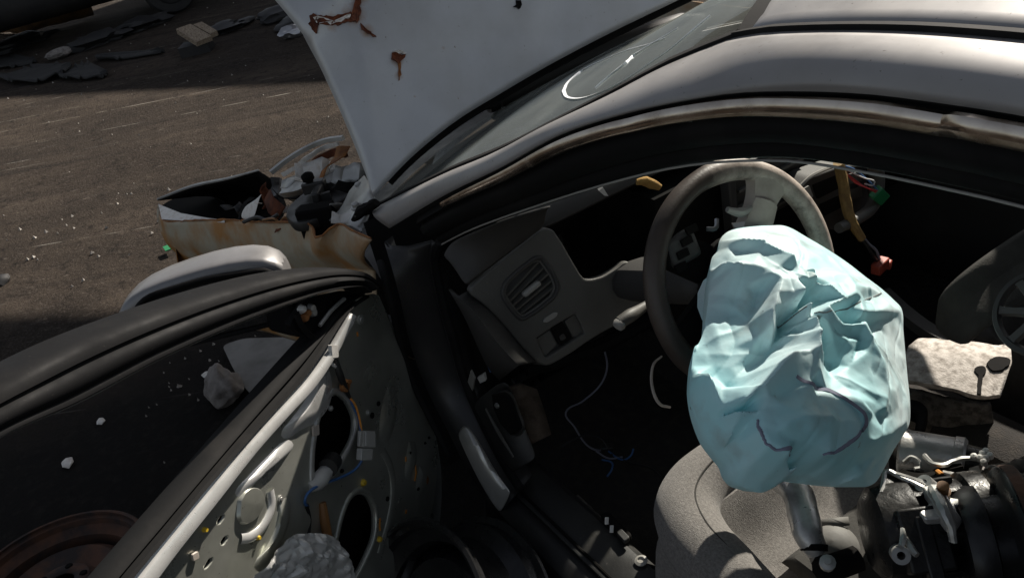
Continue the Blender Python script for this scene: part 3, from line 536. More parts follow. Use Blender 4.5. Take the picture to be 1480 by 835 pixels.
# ---- door opening below the A pillar, sill and trims
def build_aperture():
    # hinge pillar: sweeps down and back to the sill
    outer = [(-0.028,0.770,0.928),(-0.088,0.790,0.905),(-0.094,0.795,0.837),(-0.066,0.795,0.703),(-0.079,0.795,0.599),(-0.113,0.790,0.503),(-0.179,0.790,0.400),(-0.282,0.790,0.367)]
    inner = [(-0.130,0.694,0.930),(-0.095,0.700,0.876),(-0.100,0.710,0.793),(-0.111,0.715,0.698),(-0.121,0.720,0.600),(-0.175,0.730,0.537),(-0.251,0.740,0.474),(-0.331,0.750,0.446)]
    a, b = cr(outer, 40), cr(inner, 40); rows = []
    for t, h in ((0, -.03), (.0, 0), (.2, .012), (.5, .016), (.72, .004), (.8, -.008), (.9, .004), (1, 0), (1.02, -.05)):
        rows.append([lerp(p, q, t) + Vector((-.3, .8, 0)) * h for p, q in zip(a, b)])
    o = solid(part('hinge_pillar', loft(rows), 'pillar_paint'), .004)
    part('pillar_seal', tube(inner, [.010, .011, .011, .010], 8, 44), 'black_rubber', o)
    part('pillar_seal', tube([p + Vector((-.012, .024, 0)) for p in a[2:30]], .008, 8), 'black_rubber', o)
    # bare lit plate at the foot
    pl_ = [[(-0.238,0.815,0.574),(-0.262,0.800,0.608),(-0.278,0.790,0.582)], [(-0.275,0.822,0.553),(-0.315,0.808,0.597),(-0.302,0.790,0.550)], [(-0.304,0.822,0.494),(-0.338,0.808,0.540),(-0.341,0.790,0.514)], [(-0.340,0.822,0.465),(-0.359,0.808,0.487),(-0.384,0.795,0.513)], [(-0.363,0.820,0.449),(-0.368,0.806,0.466),(-0.385,0.796,0.505)]]
    p = solid(part('pillar_foot_plate', loft([cr(r, 7) for r in pl_]), 'galvanised'), .003); subd(p, 1)
    # hinges between pillar and door
    for z in (.50, .74): part('door_hinge', join(box((-.03, .835, z), (.05, .07, .05), (1, .3, 0)), tube([(-.05, .862, z - .04), (-.05, .862, z + .04)], .012, 10)), 'pillar_paint', o); bev(o.children[-1], .003)
    # kick trim with the pocket
    kt = [(-0.139,0.735,0.550),(-0.215,0.720,0.628),(-0.271,0.700,0.670),(-0.287,0.695,0.659),(-0.299,0.695,0.587),(-0.337,0.700,0.500),(-0.260,0.745,0.428),(-0.203,0.740,0.483)]
    k = part('kick_trim', loft([[(-0.147,0.738,0.556),(-0.216,0.720,0.617),(-0.271,0.700,0.670),(-0.278,0.690,0.647)], [(-0.170,0.742,0.507),(-0.234,0.728,0.563),(-0.274,0.700,0.576),(-0.288,0.690,0.578)], [(-0.213,0.746,0.469),(-0.266,0.735,0.519),(-0.295,0.710,0.528),(-0.303,0.690,0.524)], [(-0.273,0.750,0.440),(-0.311,0.740,0.475),(-0.328,0.720,0.490),(-0.344,0.700,0.504)]]), 'dark_trim'); solid(k, .006); subd(k, 2)
    pk = [(-0.270,0.722,0.641),(-0.295,0.705,0.651),(-0.309,0.700,0.600),(-0.320,0.704,0.573),(-0.286,0.712,0.539),(-0.268,0.720,0.563),(-0.260,0.722,0.596)]; part('trim_pocket', prism(pk, (.004, .007, .002)), 'deep_black', k)
    part('pocket_edge', tube(pk + pk[:1], .003, 6, 30), 'dark_trim', k)
    part('trim_ridge', tube([(-0.237,0.738,0.596),(-0.260,0.736,0.553),(-0.291,0.735,0.519),(-0.311,0.738,0.512)], [.002, .004, .002], 6, 16), 'dash_grey', k)
    part('trim_screw', lathe([(0, 0), (.006, 0), (.005, .003), (0, .004)], (-0.293,0.735,0.634), (-.3, 1, .2), 10), 'foil', k)
    # sill with its scuff trim running back under the seat edge
    yo, yi = .792, .655
    x = np.linspace(-.24, -1.35, 30); prof = [(.80, .16), (.812, .24), (.808, .33), (.795, .385), (.775, .40), (.752, .408), (.735, .400), (.70, .412), (.672, .408), (.655, .39), (.645, .33), (.64, .25)]
    s = part('sill', loft([[Vector((q, y, z)) for q in x] for y, z in prof[:6]]), 'pillar_paint'); solid(s, .004)
    t = solid(part('sill_trim', loft([[Vector((q, y, z + .006)) for q in x] for y, z in prof[5:]]), 'dark_trim'), .004)
    for yy in (.74, .692): part('trim_groove', tube([(q, yy, .412) for q in x], .003, 6), 'deep_black', t)
    # release levers set into the trim
    lv = [(-0.481,0.665,0.425),(-0.488,0.647,0.425),(-0.567,0.652,0.425),(-0.569,0.674,0.425)]; q = part('release_panel', prism(rounded(lv, .008), (0, 0, -.012)), 'deep_black', t); bev(q, .002)
    for c in [(-0.510,0.668,0.430),(-0.533,0.674,0.430)]: part('lever_symbol', box(c, (.016, .007, .003), (.7, -.6, 0)), 'white_plastic', t)
    q = part('release_lever', prism(rounded([(-0.549,0.676,0.436),(-0.548,0.662,0.436),(-0.577,0.664,0.436),(-0.578,0.679,0.436)], .005), (0, 0, -.01)), 'dark_trim', t); bev(q, .002)
    part('trim_screw', lathe([(0, 0), (.012, 0), (.012, .002), (.007, .004), (.006, .001), (0, .001)], (-0.624,0.679,0.422), (0, .1, 1), 16), 'light_plastic', t)
    # loose grey board and pale felt behind the kick trim
    o = solid(part('insulation_board', loft([[(-0.203,0.660,0.582),(-0.208,0.630,0.578),(-0.207,0.600,0.548)], [(-0.208,0.660,0.512),(-0.217,0.630,0.511),(-0.220,0.600,0.490)], [(-0.264,0.670,0.475),(-0.267,0.640,0.473),(-0.250,0.610,0.455)]]), 'insulation'), .012); rough_up(o, .004, 40)
    o = solid(part('felt_scrap', loft([[(-0.372,0.675,0.390),(-0.369,0.646,0.380),(-0.392,0.637,0.370)], [(-0.427,0.679,0.395),(-0.428,0.654,0.385),(-0.438,0.639,0.370)], [(-0.481,0.677,0.400),(-0.471,0.654,0.390),(-0.472,0.637,0.370)]]), 'tunnel_felt'), .008); rough_up(o, .006, 40)
    # floor, tunnel, far side of the cabin
    rows = [[Vector((xx, y, .25 + (.20 * math.exp(-(y / .12) ** 4)) + .25 * max(0, (xx + .05)) * 2 + .006 * noise.noise(Vector((xx * 9, y * 9, 0))))) for y in np.linspace(.66, -.72, 40)] for xx in np.linspace(.10, -2.2, 40)]
    solid(part('floor_carpet', loft(rows), 'carpet'), .01)
    w_ = [[Vector((xx, -.70 - .03 * math.sin(i), z)) for xx in np.linspace(.05, -2.2, 12)] for i, z in enumerate((.22, .4, .6, .8, .9, .92))]
    solid(part('passenger_door_trim', loft(w_), 'dash_dark'), .05)
    for xx in (-1.40,):
        for s in (1, -1): part('centre_pillar', sweep([(xx, s * .80, .3), (xx, s * .79, .85), (xx + .02, s * .70, 1.1), (xx + .04, s * .59, 1.33)], [(-.05, -.02), (.05, -.02), (.05, .02), (-.05, .02)], (1, 0, 0), smooth=12), 'frame_black')
    # rear half of the body, outside the picture: flank, rear screen shelf and bench
    for s in (1, -1):
        rows = [[Vector((xx, s * (.80 + d), z)) for xx in np.linspace(-1.28, -3.1, 14)] for d, z in ((-.02, .22), (.045, .35), (.075, .6), (.05, .82), (.0, .92), (-.04, .95))]
        solid(part('rear_flank', loft(rows), 'silver'), .006)
        part('rear_pillar', loft([[Vector((-1.95, s * .57, 1.24)), Vector((-2.3, s * .53, 1.22))], [Vector((-2.25, s * .76, .94)), Vector((-2.9, s * .72, .95))]]), 'silver'); solid(car.children[-1], .02)
    solid(part('rear_deck', loft([[Vector((xx, y, .95)) for y in np.linspace(.78, -.78, 5)] for xx in (-2.2, -2.9, -3.1)]), 'silver'), .02)
    solid(part('rear_bulkhead', loft([[Vector((-2.15, y, z)) for y in np.linspace(.70, -.70, 5)] for z in (.25, .6, .95)]), 'seat_dark'), .08)
    for s in (1, -1): part('rear_tyre', lathe([(.19, -.1), (.29, -.1), (.31, -.07), (.315, 0), (.31, .07), (.29, .1), (.19, .1)], (-2.0, s * .73, .315), (0, 1, 0), 36), 'tyre')
build_aperture()

# ---- dashboard
def build_dash():
    N = Vector((-.97, .10, .22)).normalized()
    # grey end panel carrying the air vent, cut out for the missing instruments
    out = [(-0.259,0.715,0.879),(-0.260,0.678,0.892),(-0.262,0.629,0.906),(-0.264,0.579,0.919),(-0.266,0.536,0.930),(-0.269,0.522,0.922),(-0.276,0.514,0.896),(-0.285,0.506,0.858),(-0.295,0.497,0.819),(-0.299,0.491,0.805),(-0.303,0.473,0.797),(-0.306,0.448,0.793),(-0.309,0.414,0.797),(-0.310,0.392,0.803),(-0.314,0.379,0.792),(-0.320,0.379,0.761),(-0.331,0.369,0.720),(-0.335,0.371,0.702),(-0.334,0.394,0.697),(-0.330,0.435,0.696),(-0.325,0.481,0.695),(-0.322,0.522,0.691),(-0.319,0.560,0.684),(-0.317,0.593,0.681),(-0.314,0.619,0.680),(-0.309,0.635,0.697),(-0.298,0.652,0.735),(-0.283,0.671,0.791),(-0.270,0.692,0.841)]
    vent = rounded([(-0.272,0.659,0.850),(-0.269,0.646,0.867),(-0.270,0.612,0.879),(-0.272,0.572,0.888),(-0.274,0.559,0.883),(-0.285,0.546,0.840),(-0.291,0.546,0.816),(-0.293,0.560,0.802),(-0.291,0.602,0.790),(-0.288,0.637,0.786),(-0.285,0.645,0.797),(-0.277,0.655,0.828)], .010)
    sw = rounded([(-0.299,0.625,0.742),(-0.302,0.578,0.750),(-0.307,0.527,0.755),(-0.312,0.523,0.735),(-0.319,0.520,0.703),(-0.316,0.569,0.696),(-0.312,0.620,0.690),(-0.307,0.623,0.710)], .006)
    d = plate('dashboard', rounded(out, .012), [vent, sw], .014, 'dash_grey', None, N, .004); adopt(d); lab(d, 'grey dashboard end with air vent, instruments stripped out')
    vc = sum((Vector(p) for p in vent), Vector()) / len(vent)
    part('vent_well', prism([p - N * .04 for p in vent], -N * .003), 'deep_black', d)
    part('vent_frame', tube([p + N * .004 for p in vent] + [vent[0] + N * .004], .0045, 8), 'dash_dark', d)
    part('vent_frame', tube([lerp(p, vc, .10) + N * .001 for p in vent] + [lerp(vent[0], vc, .10) + N * .001], .003, 8), 'dash_grey', d)
    ra, rb = [(-0.277,0.649,0.828),(-0.286,0.637,0.794),(-0.271,0.658,0.851)], [(-0.274,0.569,0.880),(-0.290,0.550,0.815),(-0.271,0.585,0.887)]
    L0, L1 = [(-0.264,0.650,0.839),(-0.267,0.649,0.827),(-0.270,0.646,0.817),(-0.273,0.643,0.806),(-0.276,0.639,0.795),(-0.278,0.635,0.786)], [(-0.265,0.565,0.877),(-0.269,0.558,0.863),(-0.273,0.553,0.848),(-0.276,0.548,0.833),(-0.280,0.547,0.819),(-0.283,0.546,0.804)]
    for a, b in zip(L0, L1):
        a, b = Vector(a), Vector(b); q = part('vent_slat', box((a + b) / 2, ((b - a).length * .97, .020, .0045), b - a, N.cross(b - a).normalized() * .95 + N * .30), 'dash_grey', d)
    kc = Vector((-0.285,0.600,0.836)); kd = Vector((-0.286,0.576,0.842)) - Vector((-0.284,0.620,0.830))
    q = part('vent_knob', box(kc, (.042, .012, .014), kd, N), 'light_plastic', d); bev(q, .004)
    # vent thumb wheel
    q = part('thumb_wheel', prism(rounded([(-0.300,0.600,0.765),(-0.299,0.595,0.771),(-0.301,0.572,0.774),(-0.302,0.564,0.770),(-0.303,0.569,0.764),(-0.302,0.592,0.761)], .003), N * .004), 'light_plastic', d); bev(q, .001)
    # switch insert: two blanks and a dark rocker
    part('switch_panel', prism([p - N * .010 for p in sw], -N * .003), 'dash_dark', d)
    for poly, m in (([(-0.297,0.620,0.735),(-0.300,0.587,0.740),(-0.308,0.582,0.706),(-0.308,0.615,0.692),(-0.304,0.618,0.707)], 'dash_grey'), ([(-0.303,0.553,0.743),(-0.304,0.528,0.749),(-0.314,0.521,0.705),(-0.312,0.546,0.702)], 'dash_grey'), ([(-0.304,0.586,0.745),(-0.306,0.559,0.748),(-0.316,0.551,0.707),(-0.314,0.581,0.703)], 'deep_black')):
        q = part('switch', prism(rounded(poly, .005), N * -.007), m, d); bev(q, .0015)
    q = part('switch', prism(rounded([(-0.312,0.577,0.724),(-0.313,0.566,0.725),(-0.315,0.563,0.713),(-0.314,0.576,0.713)], .003), -N * .004), 'dash_dark', d)
    # left end of the dash: dark returned flank
    fl = [[Vector(p) for p in [(-0.254,0.716,0.877),(-0.266,0.691,0.836),(-0.280,0.670,0.786),(-0.294,0.651,0.729),(-0.305,0.634,0.691)]], [(-0.247,0.735,0.872),(-0.313,0.735,0.857),(-0.356,0.735,0.830),(-0.390,0.730,0.804),(-0.403,0.720,0.780)], [(-0.222,0.740,0.880),(-0.263,0.740,0.832),(-0.287,0.740,0.778),(-0.287,0.730,0.720),(-0.300,0.720,0.691)]]
    o = solid(part('dash_end', loft([cr(r, 16) for r in fl]), 'dash_dark'), .008)
    # dark face below
    low_ = [[Vector(p) for p in [(-0.306,0.634,0.692),(-0.311,0.618,0.675),(-0.316,0.559,0.679),(-0.322,0.480,0.690),(-0.332,0.370,0.697)]], [Vector(p) + Vector((.10, 0, -.03)) for p in [(-0.309,0.648,0.688),(-0.317,0.624,0.667),(-0.322,0.565,0.671),(-0.327,0.486,0.681),(-0.337,0.376,0.689)]]]
    solid(part('dash_underside', loft(low_), 'dash_dark'), .006)
    # dash top sweeping forward to the windscreen
    rim = [Vector(p) for p in [(-0.258,0.718,0.880),(-0.260,0.678,0.893),(-0.262,0.629,0.907),(-0.264,0.579,0.920),(-0.266,0.532,0.932)]]
    rows = [[p + Vector((.004, 0, .004)) for p in cr(rim, 14)]]
    back = cr([(-0.182,0.715,0.924),(-0.198,0.700,0.953),(-0.276,0.675,0.999),(-0.313,0.620,1.012),(-0.344,0.550,1.013)], 14)
    for t in (.35, .7, 1): rows.append([lerp(p, q, t) + Vector((0, 0, .018 * math.sin(math.pi * t))) for p, q in zip(rows[0], back)])
    o = solid(part('dash_top', loft(rows), 'dash_dark'), .006); subd(o, 1); lab(o, 'dark dash top with a side demister vent')
    # broad hood of the dash top over the whole width
    rows = []
    for y in np.linspace(.60, -.68, 22): rows.append([Vector((.08 - .02 * abs(y), y, .94)), Vector((-.02, y, .975)), Vector((-.12, y, .985)), Vector((-.20, y, .975 - .03 * (y > .1))), Vector((-.24, y, .95 - .03 * (y > .1)))])
    o2 = solid(part('dash_top', loft([r for r in rows]), 'dash_dark'), .01)
    # demister vent
    dv = [(-0.224,0.668,0.968),(-0.273,0.672,1.006),(-0.282,0.645,1.002),(-0.287,0.640,0.999),(-0.248,0.645,0.956),(-0.212,0.650,0.937)]; e = Vector((-.15, .25, .95)).normalized()
    part('demister_well', prism([Vector(p) + e * .010 for p in rounded(dv, .006)], e * .003), 'deep_black', o)
    part('demister_frame', tube([Vector(p) + e * .014 for p in dv + dv[:1]], .003, 6, 30), 'dash_dark', o)
    for a, b in zip([(-0.239,0.668,0.977),(-0.236,0.665,0.966),(-0.237,0.660,0.956)], [(-0.279,0.645,0.996),(-0.268,0.645,0.982),(-0.248,0.645,0.964)]): part('demister_slat', box((Vector(a) + Vector(b)) / 2 + e * .014, ((Vector(b) - Vector(a)).length, .004, .006), Vector(b) - Vector(a), e), 'dash_grey', o)
    # remains of the dash behind the wheel: dark stripped frame, heater box, radio cage
    q = part('column_shroud', sweep([(-.30, .385, .76), (-.45, .387, .815), (-.58, .389, .868)], [(-.05, -.04), (.05, -.04), (.06, 0), (.045, .04), (-.045, .04), (-.06, 0)], (0, 1, 0), smooth=8), 'dash_dark'); subd(q, 1)
    q = part('indicator_stalk', tube([(-0.500,0.556,0.829),(-0.500,0.536,0.831),(-0.490,0.507,0.824),(-0.480,0.477,0.818)], [.011, .0125, .010, .008], 10, 12), 'dash_grey'); lab(q, 'stubby grey column stalk left of the steering wheel')
    part('stalk_end', lathe([(0, 0), (.011, 0), (.012, .004), (.010, .010), (0, .011)], (-0.500,0.554,0.828), (-.2, .9, -.3), 14), 'light_plastic', q)
    part('heater_box', join(box((-.16, .02, .70), (.22, .5, .36)), box((-.14, -.4, .74), (.24, .4, .3))), 'deep_black'); bev(car.children[-1], .02)
    # lower right of dash: angular cage of the stripped centre
    q = part('radio_cage', join(box((-.25, -.02, .80), (.10, .22, .16), (1, 0, .2)), box((-.30, -.02, .90), (.03, .26, .02)), box((-.305, .10, .80), (.03, .02, .2))), 'dash_dark'); bev(q, .004)
    for i in range(4): part('cage_rib', box((-.31, -.02 - .0 * i, .75 + .04 * i), (.012, .2, .006)), 'dash_grey', q)
    # what is left of the centre stack right of the wheel
    cs = part('centre_stack', prism(rounded([Vector(p) for p in [(-0.370,-0.029,0.802),(-0.370,-0.076,0.815),(-0.370,-0.172,0.802),(-0.370,-0.254,0.772),(-0.370,-0.264,0.674),(-0.370,-0.226,0.644),(-0.370,-0.160,0.644),(-0.370,-0.110,0.674)]], .012), (.06, 0, 0)), 'dash_dark'); bev(cs, .004)
    for poly, m_ in (([(-0.374,-0.079,0.795),(-0.374,-0.154,0.787),(-0.374,-0.162,0.754),(-0.374,-0.091,0.757)], 'deep_black'), ([(-0.374,-0.099,0.739),(-0.374,-0.171,0.733),(-0.374,-0.175,0.703),(-0.374,-0.111,0.706)], 'deep_black'), ([(-0.376,-0.174,0.780),(-0.376,-0.228,0.768),(-0.376,-0.233,0.742),(-0.376,-0.178,0.754)], 'dash_grey'), ([(-0.376,-0.182,0.739),(-0.376,-0.233,0.728),(-0.376,-0.233,0.703),(-0.376,-0.186,0.713)], 'dash_grey'), ([(-0.376,-0.039,0.800),(-0.376,-0.064,0.802),(-0.376,-0.076,0.770),(-0.376,-0.054,0.766)], 'light_plastic')): q = part('stack_fitting', prism(rounded([Vector(p) for p in poly], .004), (.006, 0, 0)), m_, cs)
    part('stack_edge', tube([(-0.376,-0.027,0.808),(-0.376,-0.074,0.821),(-0.376,-0.165,0.810),(-0.376,-0.247,0.780)], .004, 6, 20), 'light_plastic', cs)
    # bent grey air duct beside the wheel
    q = part('air_duct', tube([(-0.400,-0.239,0.799),(-0.400,-0.253,0.739),(-0.420,-0.214,0.703),(-0.440,-0.139,0.708),(-0.450,-0.065,0.720)], [.018, .016, .013, .011], 10, 24), 'dash_grey')
    # knee bar and shroud edges catching light under the column
    part('knee_bar', tube([(-.22, .62, .62), (-.25, .45, .60), (-.25, .2, .60), (-.2, -.3, .6)], .016, 8, 20), 'deep_black')
    q = part('column_clip', tube([(-0.520,0.492,0.729),(-0.540,0.528,0.739),(-0.560,0.551,0.720),(-0.580,0.557,0.694),(-0.580,0.534,0.670)], [.002, .0025, .003, .0025], 7, 20), 'spoke_beige')
    # pedals in the dark
    for y, wd in ((.30, .05), (.42, .10), (.52, .07)): q = part('pedal', join(box((.02, y, .40), (.02, wd, .07), (1, 0, .6)), tube([(.03, y, .42), (.06, y, .6), (.08, y, .7)], .008, 6)), 'oily_metal'); bev(q, .002)
    # orange-yellow foam lump where the instruments were
    f = part('foam_lump', tube([(-0.340,0.361,0.978),(-0.345,0.347,0.974),(-0.350,0.329,0.963),(-0.355,0.317,0.952)], [.006, .010, .010, .006], 10, 10), 'foam_yellow'); rough_up(f, .005, 30)
    f = part('clip_tab', prism([(-0.340,0.446,0.995),(-0.340,0.436,0.998),(-0.340,0.427,0.976),(-0.340,0.436,0.981)], (.004, 0, .003)), 'white_plastic')
build_dash()

# ---- steering wheel
def build_wheel():
    c = Vector((-.639, .389, .896)); tl = R(22.2); N = Vector((-math.cos(tl), 0, math.sin(tl))); UP = Vector((math.sin(tl), 0, math.cos(tl))); LF = Vector((0, 1, 0))
    RR = .178
    def at(a, r, h=0): return c + (UP * math.cos(a) + LF * math.sin(a)) * r + N * h       # a: angle from top towards the driver's left
    n, m = 96, 12; V, F = [], []
    for i in range(n):
        a = 2 * math.pi * i / n; ctr = at(a, RR); rad = (ctr - c).normalized(); k = 1 + .10 * max(0, math.cos(3 * (a + R(8)))) ** 4
        for j in range(m):
            b = 2 * math.pi * j / m; V.append(ctr + rad * .0180 * k * math.cos(b) + N * .0185 * math.sin(b))
    for i in range(n):
        for j in range(m): F.append((i * m + j, i * m + (j + 1) % m, ((i + 1) % n) * m + (j + 1) % m, ((i + 1) % n) * m + j))
    w_ = part('steering_wheel', (V, F), 'rim_leather'); lab(w_, 'dark brown steering wheel, sunlit upper right painted pale, turned with a spoke upward')
    # hub behind the bag
    part('hub', lathe([(0, -.05), (.055, -.05), (.07, -.03), (.072, -.005), (.06, .004), (.055, -.012), (0, -.012)], c, N, 28), 'deep_black', w_)
    def spoke(a, w0, w1, r0, r1, m_, h0=-.022, h1=0., th=.02, name='spoke'):
        rows = []
        for t in np.linspace(0, 1, 9):
            r = r0 + (r1 - r0) * t; hw = w0 + (w1 - w0) * (t ** 2 if w1 > w0 else t); h = h0 + (h1 - h0) * t; row = []
            for u, dz in ((-1, -th * .5), (-1, th * .3), (-.6, th * .5), (0, th * .56), (.6, th * .5), (1, th * .3), (1, -th * .5)): row.append(at(a + u * hw / r, r, h + dz))
            rows.append(row)
        return part(name, loft(rows, closed=True), m_, w_)
    t0 = R(-46)
    s = spoke(t0 + R(3), .024, .044, .125, .178, 'spoke_beige', -.004, .0, .030); s = spoke(t0 + R(3), .034, .024, .045, .132, 'spoke_beige', -.010, .0, .032, 'spoke_cover'); lab(s, 'pale spoke cover on the upward spoke')
    spoke(t0 + R(95), .035, .030, .05, .178, 'deep_black'); spoke(t0 - R(82), .034, .042, .05, .178, 'deep_black'); spoke(t0 + R(150), .03, .02, .05, .178, 'deep_black')
    # control pod on the left spoke with its buttons
    q = part('button_pod', box(at(t0 + R(92), .135, .002), (.05, .06, .02), UP, N), 'dash_dark', w_); bev(q, .008)
    for k in range(4): part('pod_button', box(at(t0 + R(92 + 9 * (k - 1.5)), .137, .013), (.012, .022, .005), UP, N), 'deep_black', w_)
    # torn inner mouldings round the hub that catch light
    for a0, a1, r, m_ in ((12, 40, .118, 'light_plastic'), (-60, -44, .130, 'dash_grey')):
        q = part('torn_moulding', tube([at(t0 + R(a), r - .012 * math.sin(R((a - a0) * 6)), .004) for a in np.linspace(a0, a1, 12)], [.004, .009, .005], 7), m_, w_)
    q = part('spoke_bracket', prism([at(t0 + R(30), .06, .0), at(t0 + R(38), .09, .0), at(t0 + R(12), .095, .0), at(t0 + R(8), .07, .0)], N * .004), 'foil', w_); rough_up(q, .003, 60)
    q = part('spoke_bracket', prism([at(t0 - R(35), .10, .0), at(t0 - R(45), .115, .0), at(t0 - R(55), .105, .0), at(t0 - R(50), .095, 0), at(t0 - R(44), .103, 0)], N * .003), 'foil', w_)
    q = part('spoke_bracket', tube([at(t0 + R(52), .108, .0), at(t0 + R(60), .10, .006), at(t0 + R(66), .108, .0)], .004, 6, 8), 'foil', w_)
build_wheel()

